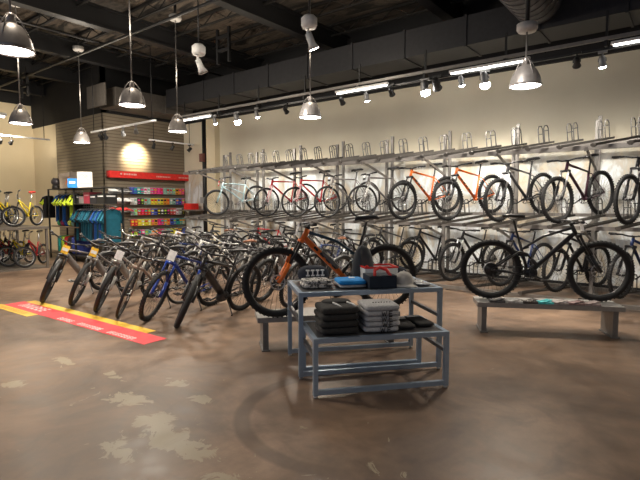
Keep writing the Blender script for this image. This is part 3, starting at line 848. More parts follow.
# ------------------------------------------------------------------ e-bikes in the front row, on their kickstands
G3 = 'electric bikes in the front floor row'
for (x, y), kind, pm, lab, st, kw in (
    ((-6.73, -4.95), 'ebike', P_GREY, 'grey e-bike with yellow tag at the left end of the front row', 50, dict(tagm=TAGY, dt=P_GREY, fenders=True)),
    ((-6.08, -4.78), 'step', P_GREY, 'grey step-through e-bike with yellow tag, second in the front row', 42, dict(tagm=TAGY, dt=P_GREY, forkm=P_SILV)),
    ((-5.36, -4.76), 'step', P_SILV, 'silver step-through e-bike with white tag, third in the front row', 44, dict(tagm=CARD, dt=P_GREY, forkm=P_SILV)),
    ((-4.78, -4.74), 'hybrid', P_TAN, 'champagne bicycle with slim tubes between the silver and blue ones', 42, dict(forkm=P_TAN)),
    ((-4.28, -4.60), 'mtb', P_BLUE, 'cobalt blue bicycle with white card on its stem in the front row', 26, dict(tagm=CARD, forkm=P_BLUE, legm=P_BLUE)),
    ((-3.65, -4.56), 'ebike', P_BLACK, 'black e-bike with fat front tyre at the right end of the front row', 44, dict(dt=P_BLACK))):
    bike((x + .14, y), -84 if kind in ('hybrid', 'mtb') or x > -4 else -73, kind, pm, lab, G3, legm=kw.pop('legm', RIMB), steer=st if kind in ('hybrid', 'mtb') or x > -4 else st - 9, roll=-12, stand=True, **kw)

# rows behind them
cols = [(P_BLACK, 'black'), (P_CHAR, 'charcoal'), (P_SILV, 'silver'), (P_BLACK, 'black'), (P_NAVY, 'navy'), (P_WHITE, 'white'), (P_BLACK, 'black'), (P_CHAR, 'charcoal'), (P_GREY, 'grey'), (P_BLACK, 'black'), (P_AQUA, 'pale blue')]
ordn = ['first', 'second', 'third', 'fourth', 'fifth', 'sixth', 'seventh', 'eighth', 'ninth', 'tenth', 'eleventh', 'twelfth']
kk = ['hybrid', 'cruiser', 'mtb', 'step', 'hybrid', 'mtb', 'cruiser', 'hybrid', 'ebike', 'mtb', 'hybrid']
for i in range(10):
    pm, cn = cols[i]
    bike((-9.15 + i * .665, -2.75 + .05 * math.sin(i * 2)), -90 + random.uniform(-5, 5), kk[i], pm, '%s %s in the second floor row behind the e-bikes, %s from the left' % (cn, {'mtb': 'mountain bike', 'step': 'step-through bicycle', 'ebike': 'e-bike', 'hybrid': 'hybrid bicycle', 'cruiser': 'cruiser'}[kk[i]], ordn[i]),
         'bicycles in the second floor row', steer=random.uniform(5, 35), roll=-8, stand=True, forkm=random.choice([P_BLACK, P_SILV, P_CHAR]), spoke=SIL if i % 2 else RIMB, fenders=(i % 4 == 1), saddlem=mat('brown_saddle', (.2, .08, .04), .5) if i in (1, 6) else None)
for i in range(10):
    j = (i * 3 + 2) % 11; pm, cn = cols[j]
    bike((-9.5 + i * .67, -1.15 + .05 * math.cos(i * 3)), -90 + random.uniform(-5, 5), kk[(i + 4) % 11], pm, '%s bicycle in the third floor row before the rack, %s from the left' % (cn, ordn[i]),
         'bicycles in the third floor row', steer=random.uniform(-5, 30), roll=-7, stand=True, forkm=random.choice([P_BLACK, P_SILV, P_CHAR]), spoke=SIL, saddlem=mat('brown_saddle', (.2, .08, .04), .5) if i in (3, 8) else None, detail=False)

# ------------------------------------------------------------------ display benches with bikes
def bench(x, y, ang, lab, L=1.68, D=.42, h=.385):
    t = thing('display_bench', lab, 'bench', (x, y, 0), (0, 0, R_(ang)))
    bm = mat('bench_grey_laminate', (.27, .26, .25), .35, .1)
    obj('bench_top', MB().box((L / 2, D / 2, h - .03), (L, D, .055)), bm, t)
    for e in (.09, L - .09): obj('leg', MB().box((e, D / 2, (h - .055) / 2), (.06, D - .06, h - .055)).box((e, D / 2, .008), (.09, D - .03, .016)), mat('bench_leg', (.17, .165, .16), .4, .2), t)
    return t
bench(-.37, -2.46, 28, 'low grey display bench holding the black full-suspension bike')
bench(-1.93, -4.72, 50, 'low grey display bench behind the tables holding the orange bike', L=1.62, h=.38)
bike((.80, -1.50), 29, 'enduro', P_BLACK, 'black full-suspension mountain bike standing on the right display bench', None, z=.387, steer=0, roll=0, tagm=CARD, legm=RIMB, spoke=RIMB)
bike((-1.79, -4.555), 56 + 180, 'enduro', P_TEAL, 'orange and dark teal full-suspension bike on the bench behind the tables', None, z=.382, steer=-4, roll=0, dt=P_ORANGE, decal=P_BLACK, legm=RIMB, spoke=RIMB, forkm=P_ORANGE, tagm=mat('grey_card', (.5, .5, .52), .6), bottle=True)
# catalogues laid on the right bench
t = thing('display_bench', '', 'x')
bpy.data.objects.remove(t)
ca, sa = math.cos(R_(28)), math.sin(R_(28))
def onb(u, v, z): return (-.37 + u * ca - v * sa, -2.46 + u * sa + v * ca, z)
for i, (u, col, cn) in enumerate(((.24, (.12, .12, .125), 'dark grey'), (.44, (.6, .6, .6), 'pale grey'), (.63, (.09, .085, .085), 'black'), (.80, (.1, .62, .66), 'turquoise'), (.97, (.42, .37, .36), 'beige'), (1.15, (.32, .22, .22), 'dull red'), (1.33, (.45, .36, .35), 'pinkish'))):
    o = obj('brochure', MB().box((0, .0, .012), (.18, .12, .024)).bar((-.07, -.05, .026), (.07, .03, .045), .09, .006), mat('brochure_' + cn.replace(' ', '_'), col, .25, var=.35, scale=25), loc=onb(u, .07, .386), rot=(0, 0, R_(28 + random.uniform(-7, 7))))
    tag(o, '%s glossy brochure lying on the front edge of the right bench' % cn, 'brochure', 'brochures along the bench edge')

# ------------------------------------------------------------------ nesting tables
def table(x, y, ang, L, D, h, lab):
    t = thing('display_table', lab, 'table', (x, y, 0), (0, 0, R_(ang)))
    w = .04
    for Y in (w / 2, D - w / 2):
        for X in (w / 2, L - w / 2):
            g = obj('leg', MB().box((X, Y, h / 2 + .01), (w, w, h - .02)), TBL, t)
            obj('foot', MB().lathe([(0, 0), (.018, 0), (.018, .012), (.008, .014), (.008, .022), (0, .022)], (X, Y, 0), n=10), SIL, g)
        obj('bottom_rail', MB().box((L / 2, Y, .045), (L - 2 * w, w * .9, w)), TBL, t)
        obj('top_rail', MB().box((L / 2, Y, h - w / 2), (L - 2 * w, w, w)), TBL, t)
    for X in (w / 2, L - w / 2):
        obj('side_rail', MB().box((X, D / 2, h - w / 2), (w, D - 2 * w, w)), TBL, t)
        obj('side_rail', MB().box((X, D / 2, h * .66), (w * .8, D - 2 * w, w * .8)), mat('dark_rail', (.12, .13, .15), .4, .5), t)
    obj('tabletop', MB().box((L / 2, D / 2, h - .008), (L - 2 * w, D - 2 * w, .012)), mat('dark_table_inset', (.05, .05, .055), .3), t)
TA = (-1.06, -5.05); TB = (-.68, -5.31)
table(*TA, 50, 1.40, .74, .80, 'tall grey steel nesting table with hats and shirts on top')
table(*TB, 50, 1.20, .62, .50, 'low grey steel nesting table with folded hoodies on top')
c5, s5 = math.cos(R_(50)), math.sin(R_(50))
def on(o, u, v, z): return (o[0] + u * c5 - v * s5, o[1] + u * s5 + v * c5, z)
def cloth(name, d, m, n=26, mm=10):
    b = MB()
    b.blob((0, 0, d[2] / 2), d, .28, .55, n, mm, .012)
    return b
def folded(o, u, v, z, d, m, lab, cat, group, rot=0, name='folded_hoodie'):
    q = thing(name, lab, cat, on(o, u, v, z), (0, 0, R_(50 + rot)), group)
    obj('folded_body', cloth('x', d, m), m, q)
    obj('fold_edge', MB().blob((0, -d[1] * .38, d[2] * .28), (d[0] * .97, d[1] * .22, d[2] * .5), .5, .9, 20, 8, .02), m, q)
    return q
CH = mat('charcoal_fleece', (.028, .027, .026), .95, var=.3, scale=30); GH = mat('heather_grey_fleece', (.42, .42, .43), .95, var=.2, scale=60)
nm4 = ['bottom', 'second from bottom', 'third from bottom', 'top']
for i in range(4):
    q = folded(TB, .245 + random.uniform(-.008, .008), .24, .502 + i * .057, (.34, .34, .064), CH, 'charcoal folded hoodie on the low table, %s of its stack' % nm4[i], 'hoodie', 'charcoal hoodie stack', random.uniform(-3, 3))
    if i == 3:
        b = MB()
        b.tube([(-.02, .10, .062), (-.03, .0, .070), (-.01, -.06, .067), (.01, -.12, .058)], .008, 6).tube([(.10, .10, .062), (.10, .0, .070), (.13, -.06, .066), (.14, -.12, .055)], .008, 6)
        obj('drawstring', b, WHT, q)
        obj('hood', MB().blob((.02, .09, .06), (.26, .18, .05), .7, .8, 18, 8, .02), CH, q)
ink = mat('black_print', (.015, .015, .015), .8)
def glyph(b, strokes, x, z, s, y):
    for (x0, z0), (x1, z1) in strokes: b.bar((x + x0 * s, y, z + z0 * s), (x + x1 * s, y, z + z1 * s), .003, s * .2)
GW = [((0, 1), (.25, 0)), ((.25, 0), (.5, .8)), ((.5, .8), (.75, 0)), ((.75, 0), (1, 1))]
GE = [((0, 0), (0, 1)), ((0, 1), (.7, 1)), ((0, .5), (.6, .5)), ((0, 0), (.7, 0))]
GF = [((0, 0), (0, 1)), ((0, 1), (.7, 1)), ((0, .5), (.6, .5))]
for i in range(5):
    hh = .05
    q = folded(TB, .625 + random.uniform(-.006, .006), .24, .502 + i * .046, (.32, .34, .053), GH, 'heather grey folded hoodie on the low table, %s of its stack' % ['bottom', 'second from bottom', 'middle', 'fourth from bottom', 'top'][i], 'hoodie', 'grey hoodie stack', random.uniform(-3, 3))
    b = MB()
    if i < 4:
        glyph(b, GW, -.02, .006, .042, -.176); glyph(b, GE if i % 2 else GF, .045, .006, .042, -.176)
    else:
        for k in range(7): b.bar((-.06 + k * .025, -.05, .054), (-.05 + k * .025, -.03 + .01 * (k % 2), .054), .012, .003)
    obj('print', b, ink, q)
for i, (u, rot, lab) in enumerate(((.875, -3, 'flat black folded shirt on the low table beside the grey hoodies'), (1.06, 6, 'flat black folded shirt at the right end of the low table'))):
    q = folded(TB, u, .29 + .05 * i, .502, (.17, .32, .035), mat('black_cotton', (.02, .02, .021), .9), lab, 'shirt', 'flat black shirts', rot, 'folded_shirt')
    obj('white_card', MB().box((0, .12, .037), (.14, .05, .004)), CARD, q)
# tall table goods
m, t_, b_ = nt('plaid_cotton'); v = node(t_, 'ShaderNodeTexCoord').outputs['Object']
n1 = noise(t_, v, 45, 2); t_.links.new(ramp(t_, n1, [(.46, (.05, .05, .05)), (.52, (.6, .58, .56))]), b_.inputs['Base Color']); b_.inputs['Roughness'].default_value = .9
PLAID = m
folded(TA, .22, .30, .802, (.30, .26, .045), PLAID, 'black and white patterned folded shirt, lower one at the left table end', 'shirt', 'patterned shirts', 0, 'folded_shirt')
folded(TA, .22, .31, .842, (.27, .24, .035), PLAID, 'black and white patterned folded shirt lying on top of another', 'shirt', 'patterned shirts', 4, 'folded_shirt')
NV = mat('navy_knit', (.02, .025, .04), .95)
q = thing('knit_hat', 'navy knit hat with white design at the back left of the tall table', 'hat', on(TA, .24, .56, .802), (0, 0, R_(50)))
obj('crown', MB().blob((0, 0, .085), (.32, .22, .18), .8, .8, 24, 12), NV, q)
b = MB()
for k in range(4):
    b.box((-.075 + k * .05, -.100, .135), (.036, .012, .014)); b.box((-.075 + k * .05, -.108, .085), (.036, .012, .014)); b.box((-.075 + k * .05, -.106, .11), (.012, .012, .05))
obj('print', b, CARD, q)
BT = mat('bright_blue_cotton', (.01, .27, .72), .85)
folded(TA, .55, .27, .802, (.27, .28, .03), GH, 'grey folded shirt under the bright blue one on the tall table', 'shirt', None, 2, 'folded_shirt')
q = folded(TA, .55, .27, .828, (.28, .28, .05), BT, 'bright blue folded shirt lying on a grey one on the tall table', 'shirt', None, -3, 'folded_shirt')
obj('neck_label', MB().box((.02, .02, .052), (.06, .05, .004)), CARD, q)
q = thing('storage_bin', 'dark navy square fabric bin with a red strap handle on the tall table', 'bin', on(TA, .82, .17, .802), (0, 0, R_(50)))
NB = mat('navy_fabric', (.012, .02, .035), .9)
obj('bin_body', MB().box((0, 0, .06), (.27, .22, .12)).box((0, -.112, .06), (.25, .004, .10)), NB, q)
obj('strap_handle', MB().tube([(-.08, -.09, .11), (-.06, -.03, .165), (0, .0, .185), (.06, -.03, .165), (.08, -.09, .11)], .016, 8).box((-.08, -.095, .10), (.035, .02, .04)).box((.08, -.095, .10), (.035, .02, .04)), RED, q)
q = thing('tote_box', 'open white box with red rim behind the navy bin on the tall table', 'box', on(TA, .93, .55, .802), (0, 0, R_(50)))
b = MB()
for sx in (-1, 1): b.box((sx * .17, 0, .07), (.012, .24, .14))
for sy in (-1, 1): b.box((0, sy * .12, .07), (.34, .012, .14))
b.box((0, 0, .006), (.34, .24, .012))
obj('box_body', b, CARD, q)
b = MB()
for sx in (-1, 1): b.box((sx * .17, 0, .148), (.02, .26, .016))
for sy in (-1, 1): b.box((0, sy * .12, .148), (.36, .02, .016))
obj('rim', b, RED, q)
def cap(u, v, z, rot, m1, m2, lab, sz=1.0):
    q = thing('baseball_cap', lab, 'cap', on(TA, u, v, z), (0, 0, R_(50 + rot)))
    q.scale = (sz, sz, sz)
    vs, fs = [], []
    b = MB().lathe([(.095, 0), (.097, .03), (.09, .07), (.07, .10), (.035, .122), (0, .128)], n=24)
    b.lathe([(.008, .127), (.008, .134), (0, .136)], n=8)
    obj('crown', b, m1, q)
    b = MB(); n = 12; vs = []
    for i in range(n + 1):
        a = R_(-60 + 120 * i / n)
        for r, dz in ((.085, .012), (.17 - .03 * (1 - math.cos(a)), .0 - .012 * math.sin(a) ** 2)):
            vs.append((math.cos(a) * r, math.sin(a) * r * .95, dz)); vs.append((math.cos(a) * r, math.sin(a) * r * .95, dz - .005))
    for i in range(n):
        o = i * 4; b_f = [(o, o + 2, o + 6, o + 4), (o + 1, o + 5, o + 7, o + 3), (o + 2, o + 3, o + 7, o + 6)]
        fs += b_f
    b.add(vs, fs, True)
    obj('brim', b, m2, q)
cap(1.08, .20, .812, -105, mat('grey_mesh_cap', (.5, .48, .45), .9), mat('offwhite_cap', (.7, .68, .64), .9), 'grey and white trucker cap at the front of the tall table')
cap(1.14, .52, .812, -20, NV, NV, 'navy baseball cap with brim toward the clear bags', 1.1)
for i in range(3):
    o = obj('plastic_pouch', MB().blob((0, 0, .012), (.14, .12, .024), .5, .8, 16, 6, .04), mat('clear_pouch', (.55, .56, .58), .12, var=.4, scale=40), loc=on(TA, 1.27 - .035 * (i == 2), .17 + .15 * i, .802), rot=(0, 0, R_(50 + 15 * i)))
    tag(o, ['clear plastic pouch at the front right corner of the tall table', 'clear plastic pouch in the middle of the right table end', 'clear plastic pouch farthest back at the right table end'][i], 'pouch', 'clear plastic pouches')
q = thing('backpack', 'dark grey rounded backpack standing at the back of the tall table', 'backpack', on(TA, .80, .665, .802), (0, 0, R_(50)))
q.scale = (1.15, 1.1, 1.3)
GB = mat('dark_grey_nylon', (.06, .065, .07), .8)
b = MB(); rows = [(0, .2, .11), (.04, .21, .12), (.12, .20, .12), (.2, .165, .10), (.25, .11, .07), (.275, .04, .03)]
for i in range(len(rows)): pass
vs = []; n = 16
for z, w, d in rows:
    for j in range(n):
        a = 2 * PI * j / n; vs.append((math.copysign(abs(math.cos(a)) ** .7, math.cos(a)) * w / 2, math.copysign(abs(math.sin(a)) ** .7, math.sin(a)) * d / 2, z))
b.add(vs, [(i * n + j, i * n + (j + 1) % n, (i + 1) * n + (j + 1) % n, (i + 1) * n + j) for i in range(len(rows) - 1) for j in range(n)] + [tuple(range(n))[::-1], tuple(range(5 * n, 6 * n))], True)
obj('pack_body', b, GB, q)
obj('badge', MB().lathe([(0, 0), (.02, 0), (.02, .006), (0, .006)], (.02, -.068, .10), 'y', 12), RED, q)
obj('strap', MB().tube([(-.03, -.06, .24), (-.035, -.068, .15), (-.03, -.065, .05)], .006, 6), BPL, q)

# ------------------------------------------------------------------ floor graphics
FT = mat('yellow_floor_vinyl', (.80, .50, .05), .5); FR = mat('red_floor_vinyl', (.75, .045, .06), .5); FW = mat('white_vinyl_letters', (.85, .75, .72), .5)
def decal(name, x0, x1, y0, y1, m, lab, marks=()):
    a = R_(2.4); q = thing(name, lab, 'floor sticker', (x0, y0, .0), (0, 0, a))
    obj('sticker_sheet', MB().box(((x1 - x0) / 2, (y1 - y0) / 2, .0015), (x1 - x0, y1 - y0, .003)), m, q)
    rnd = random.Random(3)
    for (u0, u1, v, h) in marks:
        b = MB(); u = u0
        while u < u1:
            w = h * .62; k = rnd.randrange(4)
            b.box((u + w * .12, v + h / 2, .0035), (w * .22, h, .001))
            if k in (0, 1, 3): b.box((u + w * .45, v + h * .9, .0035), (w * .8, h * .2, .001))
            if k in (0, 2, 3): b.box((u + w * .45, v + h * .1, .0035), (w * .8, h * .2, .001))
            if k in (1, 2): b.box((u + w * .8, v + h / 2, .0035), (w * .22, h, .001))
            if k in (0, 3): b.box((u + w * .45, v + h * .5, .0035), (w * .7, h * .18, .001))
            u += w * 1.25
        obj('lettering', b, FW if m is FR else mat('orange_print', (.85, .30, .03), .5), q)
decal('floor_sticker', -6.85, -3.58, -5.16, -5.02, FT, 'long yellow floor sticker strip along the front wheels of the e-bike row')
decal('floor_sticker', -6.90, -3.16, -5.47, -5.165, FR, 'long red floor sticker strip with white lettering beside the yellow one', ((.25, 1.0, .10, .17), (1.65, 1.98, .03, .08), (2.18, 2.68, .03, .08), (2.9, 3.42, .03, .08)))
decal('floor_sticker', -6.95, -5.72, -5.63, -5.475, FT, 'short yellow floor sticker with orange print at the left end of the red strip', ((.12, 1.05, .04, .08),))

# ------------------------------------------------------------------ red banner and accessory wall
q = thing('valance_banner', 'long red banner box on the slatted wall above the accessories', 'banner', (SX + .12, .62, 2.49))
obj('banner_box', MB().box((0, 0, 0), (.2, 2.95, .20)), RED, q)
obj('end_cap', MB().lathe([(0, -.01), (.10, -.01), (.10, .03), (0, .03)], (0, -1.49, 0), 'y', 20), mat('dark_red', (.45, .02, .02), .4), q)
b = MB(); b.lathe([(0, 0), (.035, 0), (.035, .006), (0, .006)], (.10, -1.12, .02), 'x', 14)
for k in range(8): b.box((.102, -1.02 + k * .055, .02), (.006, .035, .05 if k % 3 else .06))
for k in range(9): b.box((.102, .1 + k * .06, -.01), (.006, .038, .045))
for k in range(7): b.box((.102, .95 + k * .06, -.01), (.006, .038, .04))
obj('lettering', b, mat('pale_red_letters', (.8, .45, .4), .5), q)
acc = [((.75, .75, .74), 'white'), ((.02, .02, .02), 'black'), ((.02, .35, .32), 'teal'), ((.75, .04, .25), 'pink'), ((.35, .6, .05), 'lime green'), ((.8, .3, .03), 'orange'), ((.06, .10, .5), 'blue'), ((.6, .03, .03), 'red'), ((.8, .7, .05), 'yellow'), ((.28, .5, .42), 'mint')]
accm = [mat('package_' + n.replace(' ', '_'), c, .5, var=.35, scale=30) for c, n in acc]
def f_pack(b):
    b.box((.10, 0, -.08), (.03, .105, .20)); b.mat(1); b.box((.116, 0, -.045), (.006, .085, .06)); b.box((.116, 0, -.14), (.006, .06, .025)); b.mat(2); b.tube([(0, 0, 0), (.15, 0, 0)], .004, 5)
PK = MB(); f_pack(PK); PK = PK.mesh('pack', 3)
rowname = ['top row', 'second row', 'third row', 'fourth row', 'lowest row']
for r in range(5):
    z = 2.10 - r * .335
    o = obj('peg_rail', MB().box((SX + .03, .85, z + .02), (.03, 2.1, .03)), SIL); tag(o, 'thin metal peg rail behind the %s of accessories' % rowname[r], 'rail')
    for k in range(17):
        y = -.12 + k * .118
        ci = random.Random(r * 31 + k // 2).randrange(10); c2 = random.Random(r * 57 + k).randrange(10)
        o = place('accessory_pack', PK, [accm[ci], accm[c2], SIL], None, (SX + .02, y, z), (0, 0, 0)); o.name = 'accessory_pack'
        tag(o, '%s accessory pack with %s card hanging in the %s under the red banner' % (acc[ci][1], acc[c2][1], rowname[r]), 'accessory', 'accessory packs on the slatted wall')
# shoes on the left columns
def f_shoe(b):
    rows = [(-.14, .035, .05, 0), (-.10, .04, .09, 0), (-.02, .038, .10, 0), (.04, .045, .06, 0), (.10, .045, .045, 0), (.145, .02, .03, 0)]
    vs = []; n = 10
    for x, w, h, _ in rows:
        for j in range(n):
            a = 2 * PI * j / n; vs.append((x, math.cos(a) * w, .012 + max(0, (math.sin(a) + .85)) / 1.85 * h))
    b.add(vs, [(i * n + j, (i + 1) * n + j, (i + 1) * n + (j + 1) % n, i * n + (j + 1) % n) for i in range(5) for j in range(n)] + [tuple(range(n)), tuple(range(5 * n, 6 * n))[::-1]], True)
def f_sole(b): b.blob((0, 0, .01), (.30, .085, .02), .8, .5, 18, 6)
SH, SO = MB(), MB(); f_shoe(SH); f_sole(SO); SH, SO = SH.mesh('shoe'), SO.mesh('sole')
for r, (cm_, cn) in enumerate(((CARD, 'white'), (CARD, 'white'), (RED, 'red'))):
    z = 1.98 - r * .30
    o = obj('shoe_shelf', MB().box((SX + .12, -.5, z), (.24, .66, .012)).box((SX + .02, -.5, z - .03), (.02, .66, .06)), mat('clear_grey_shelf', (.5, .5, .5), .3)); tag(o, 'small shoe shelf, %s of three on the slatted wall' % ['highest', 'middle', 'lowest'][r], 'shelf')
    for k in range(3):
        q = thing('cycling_shoe', '%s cycling shoe on the %s shoe shelf, %s' % (cn if not (r == 0 and k > 0) else 'black and white', ['highest', 'middle', 'lowest'][r], ['near the corner', 'in the middle', 'next to the packs'][k]), 'shoe', (SX + .14, -.72 + k * .22, z + .006), (0, 0, R_(60)), 'cycling shoes on the slatted wall')
        place('upper', SH, cm_ if not (r == 0 and k > 0) else P_CHAR, q); place('sole', SO, WHT if r < 2 else BPL, q)

# red box on the bike rack's far end
o = obj('red_bin', MB().box((0, 0, .1), (.38, .3, .2)).box((0, -.155, .12), (.3, .006, .08)), RED, loc=(-11.5, 1.1, 1.42)); 
tag(o, 'red box standing on the rack shelf beside the dark pipe', 'box')
o = obj('wall_shelf', MB().box((0, 0, 0), (1.0, .5, .04)).bar((-.4, 0, -.02), (-.4, .24, -.3), .03, .03).bar((.4, 0, -.02), (.4, .24, -.3), .03, .03).box((0, .26, -.15), (1.0, .03, .34)), GALV, loc=(-11.5, 1.3, 1.395)); o.location.y = 1.66; tag(o, 'small bracketed shelf beside the dark pipe', 'shelf')
bpy.data.objects['red_bin'].location.y = 1.62
for o in [x for x in bpy.data.objects if x.name.startswith('red_bin')]: o.name = 'storage_box'

# ------------------------------------------------------------------ clothing fixture
FX0, FX1, FY = -13.5, -10.25, -1.75
q = thing('clothing_rack', 'dark steel clothing rack with two shelves before the slatted wall', 'clothing rack', (0, 0, 0))
for X in (FX0, -11.9, FX1):
    for Y in (FY - .25, FY + .25): obj('post', MB().box((X, Y, 1.02), (.04, .04, 2.04)), BLKST, q)
shm = mat('shelf_dark', (.05, .045, .04), .5)
for z in (2.03, 1.60): obj('shelf', MB().box(((-11.9 + FX1) / 2, FY, z), (FX1 + 11.9 + .06, .56, .03)), shm, q)
obj('shelf', MB().box(((FX0 - 11.6) / 2, FY, 2.03), (-11.9 - FX0 + .06, .56, .03)), shm, q)
obj('shelf', MB().box(((FX0 - 11.6) / 2, FY, .95), (-11.9 - FX0 + .06, .56, .03)), mat('shelf_wood', (.35, .26, .17), .5), q)
obj('shelf', MB().box(((FX0 + FX1) / 2, FY, .16), (FX1 - FX0 + .06, .56, .03)), shm, q)
obj('hanging_rail', MB().tube([(-11.9, FY, 1.54), (FX1 + .15, FY, 1.54)], .014, 8), SIL, q)
obj('hanging_rail', MB().tube([(FX0, FY, 1.96), (-11.9, FY, 1.96)], .014, 8), SIL, q)
def f_shirt(b):
    # shirt body in the YZ plane, hanger hook at origin
    out = [(-.09, -.05), (-.20, -.09), (-.31, -.27), (-.24, -.33), (-.20, -.24), (-.21, -.72), (.21, -.72), (.20, -.24), (.24, -.33), (.31, -.27), (.20, -.09), (.09, -.05), (0, -.085)]
    n = len(out); vs = []
    for x, s in ((-.035, .97), (-.045, .9), (.045, .9), (.035, .97)):
        pass
    for x, s in ((-.03, 1.0), (.03, 1.0)):
        for i, (y, z) in enumerate(out): vs.append((x + .012 * math.sin(i * 1.9), y, z))
    b.add(vs, [tuple(range(n))[::-1], tuple(range(n, 2 * n))] + [(i, (i + 1) % n, n + (i + 1) % n, n + i) for i in range(n)], False)
def f_hanger(b):
    b.tube([(0, -.18, -.075), (0, 0, -.025), (0, .18, -.075)], .007, 5); b.tube([(0, 0, -.025), (0, 0, .0), (0, .015, .02), (0, .0, .03)], .004, 5)
def f_sleeve(b):
    for s in (-1, 1):
        b.prism([(s * .16, -.075), (s * .315, -.27), (s * .245, -.335), (s * .17, -.2)][::s], -.036, .036, 'x')
SHM_, HGM, SLM = MB(), MB(), MB(); f_shirt(SHM_); f_hanger(HGM); f_sleeve(SLM); SHM_, HGM, SLM = SHM_.mesh('shirt'), HGM.mesh('hang'), SLM.mesh('sleeve')
TEALS = [(mat('teal_jersey', (.008, .13, .20), .8), 'teal'), (mat('blue_jersey', (.01, .09, .36), .8), 'blue'), (mat('deep_teal_jersey', (.006, .08, .13), .8), 'dark teal'), (mat('black_jersey', (.015, .015, .018), .8), 'black')]
NEON = mat('neon_yellow', (.62, .78, .04), .8)
seq = [0, 0, 1, 2, 1, 3, 2, 0, 2, 0, 2, 3, 0, 2]
for k, s in enumerate(seq):
    X = FX1 - .10 - k * .125
    mm_, cn = TEALS[s]
    g = thing('jersey', '%s jersey on a hanger under the boxed shelf, %s from the near end' % (cn, (ordn + ['thirteenth', 'fourteenth'])[k]), 'jersey', (X, FY, 1.525), (0, 0, R_(random.uniform(-8, 8))), 'jerseys hanging on the lower rail')
    g.scale = (1.1, 1.1, 1.3); place('body', SHM_, mm_, g); place('sleeves', SLM, mm_, g); place('clothes_hanger', HGM, SIL, g)
for k in range(6):
    X = -12.0 - k * .22
    mm_ = [TEALS[3][0], TEALS[1][0]][k % 2]
    g = thing('jersey', '%s jersey with neon yellow sleeves on the high rail, %s from the near end' % ('neon yellow' if k == 1 else ['black', 'blue'][k % 2], ordn[k]), 'jersey', (X, FY, 1.945), (0, 0, R_(random.uniform(-8, 8))), 'jerseys hanging on the high rail')
    g.scale = (1.1, 1.1, 1.2); place('body', SHM_, NEON if k == 1 else mm_, g); place('sleeves', SLM, NEON, g); place('clothes_hanger', HGM, SIL, g)
# jacket hanging on the near end of the high rail post
g = thing('jacket', 'black and lime cycling jacket hanging facing out at the rack end', 'jacket', (-13.75, FY - .15, 1.9), (0, 0, R_(20)))
place('body', SHM_, TEALS[3][0], g); place('sleeves', SLM, NEON, g); place('clothes_hanger', HGM, SIL, g)
# bins of rolled clothing on the lower shelf
for k, (c, n) in enumerate((((.30, .5, .42), 'mint'), ((.45, .5, .1), 'olive'), ((.01, .06, .3), 'blue'), ((.25, .03, .08), 'maroon'), ((.05, .3, .15), 'green'))):
    o = obj('rolled_jersey', MB().tube([(0, -.24, .09), (0, -.2, .09), (0, .2, .09), (0, .24, .09)], [.05, .09, .09, .05], 14), mat('roll_' + n, c, .85), loc=(-12.1 - .22 * k, FY, .965)); tag(o, '%s rolled garment on the wooden shelf of the clothing rack' % n, 'garment', 'rolled garments')
    o = obj('folded_garment', MB().blob((0, 0, .25), (.17, .5, .5), .3, .3, 16, 8), accm[[6, 1, 7, 4, 2][k]], loc=(-12.1 - .22 * k, FY, .18)); tag(o, 'tall %s folded garment bundle on the bottom shelf under the wooden one' % acc[[6, 1, 7, 4, 2][k]][1], 'garment', 'garment bundles')
# boxes between the two shelves
bx_ = [(-10.5, .40, .26, (.02, .02, .02), 'black shoe box at the near end of the boxed shelf'), (-10.90, .34, .24, (.03, .03, .035), 'black shoe box with white label beside the red box'), (-11.25, .32, .30, (.5, .05, .09), 'red box with pale stripe on the boxed shelf'), (-11.55, .24, .2, (.4, .38, .36), 'grey box next to the red one on the boxed shelf'), (-11.76, .16, .24, (.03, .03, .03), 'narrow black box at the far end of the boxed shelf')]
for x, w, h, c, lab in bx_:
    g = thing('display_box', lab, 'box', (x, FY - .05, 1.616))
    obj('carton', MB().box((0, 0, h / 2), (w, .34, h)).box((w * .52, 0, h / 2), (.01, .34, h)), mat('box_%s' % str(abs(hash(c)))[:4], c, .5), g)
    obj('carton_label', MB().box((w / 2 + .012, 0, h * .72), (.006, .24, .035)).box((0, -.172, h * .72), (w * .7, .004, .035)), CARD if c[0] < .1 else P_PINK, g)
# things standing on top
g = thing('sign_board', 'white square sign board standing on the clothing rack top', 'sign', (-11.75, FY, 2.046), (0, 0, R_(62)))
obj('board', MB().box((0, 0, .22), (.38, .03, .46)), mat('sign_card', (.5, .48, .44), .7), g)
b = MB(); b.lathe([(.06, 0), (.075, 0), (.075, .004), (.06, .004)], (-.07, -.02, .30), 'y', 18, True).lathe([(.06, 0), (.075, 0), (.075, .004), (.06, .004)], (.09, -.02, .30), 'y', 18, True)
b.bar((-.07, -.02, .30), (.0, -.02, .38), .004, .012).bar((0, -.02, .38), (.09, -.02, .30), .004, .012).box((0, -.018, .12), (.3, .004, .02))
obj('bike_drawing', b, mat('grey_print', (.35, .33, .31), .7), g)
g = thing('product_box', 'bright blue product box on the clothing rack top before the sign', 'box', (-12.0, FY - .22, 2.046), (0, 0, R_(55)))
obj('carton', MB().box((0, 0, .13), (.24, .16, .26)), mat('bright_blue_box', (.02, .22, .62), .5), g); obj('carton_label', MB().box((0, -.082, .15), (.15, .004, .06)), CARD, g)
g = thing('helmet_stand', 'dark helmet on a round block at the far end of the rack top', 'helmet', (-13.35, FY - .1, 2.046))
obj('block', MB().lathe([(0, 0), (.10, 0), (.10, .10), (.06, .12), (0, .12)], n=18), shm, g)
obj('helmet_shell', MB().blob((0, 0, .21), (.30, .23, .22), .95, .9, 20, 12), mat('dark_helmet', (.09, .08, .085), .35), g)
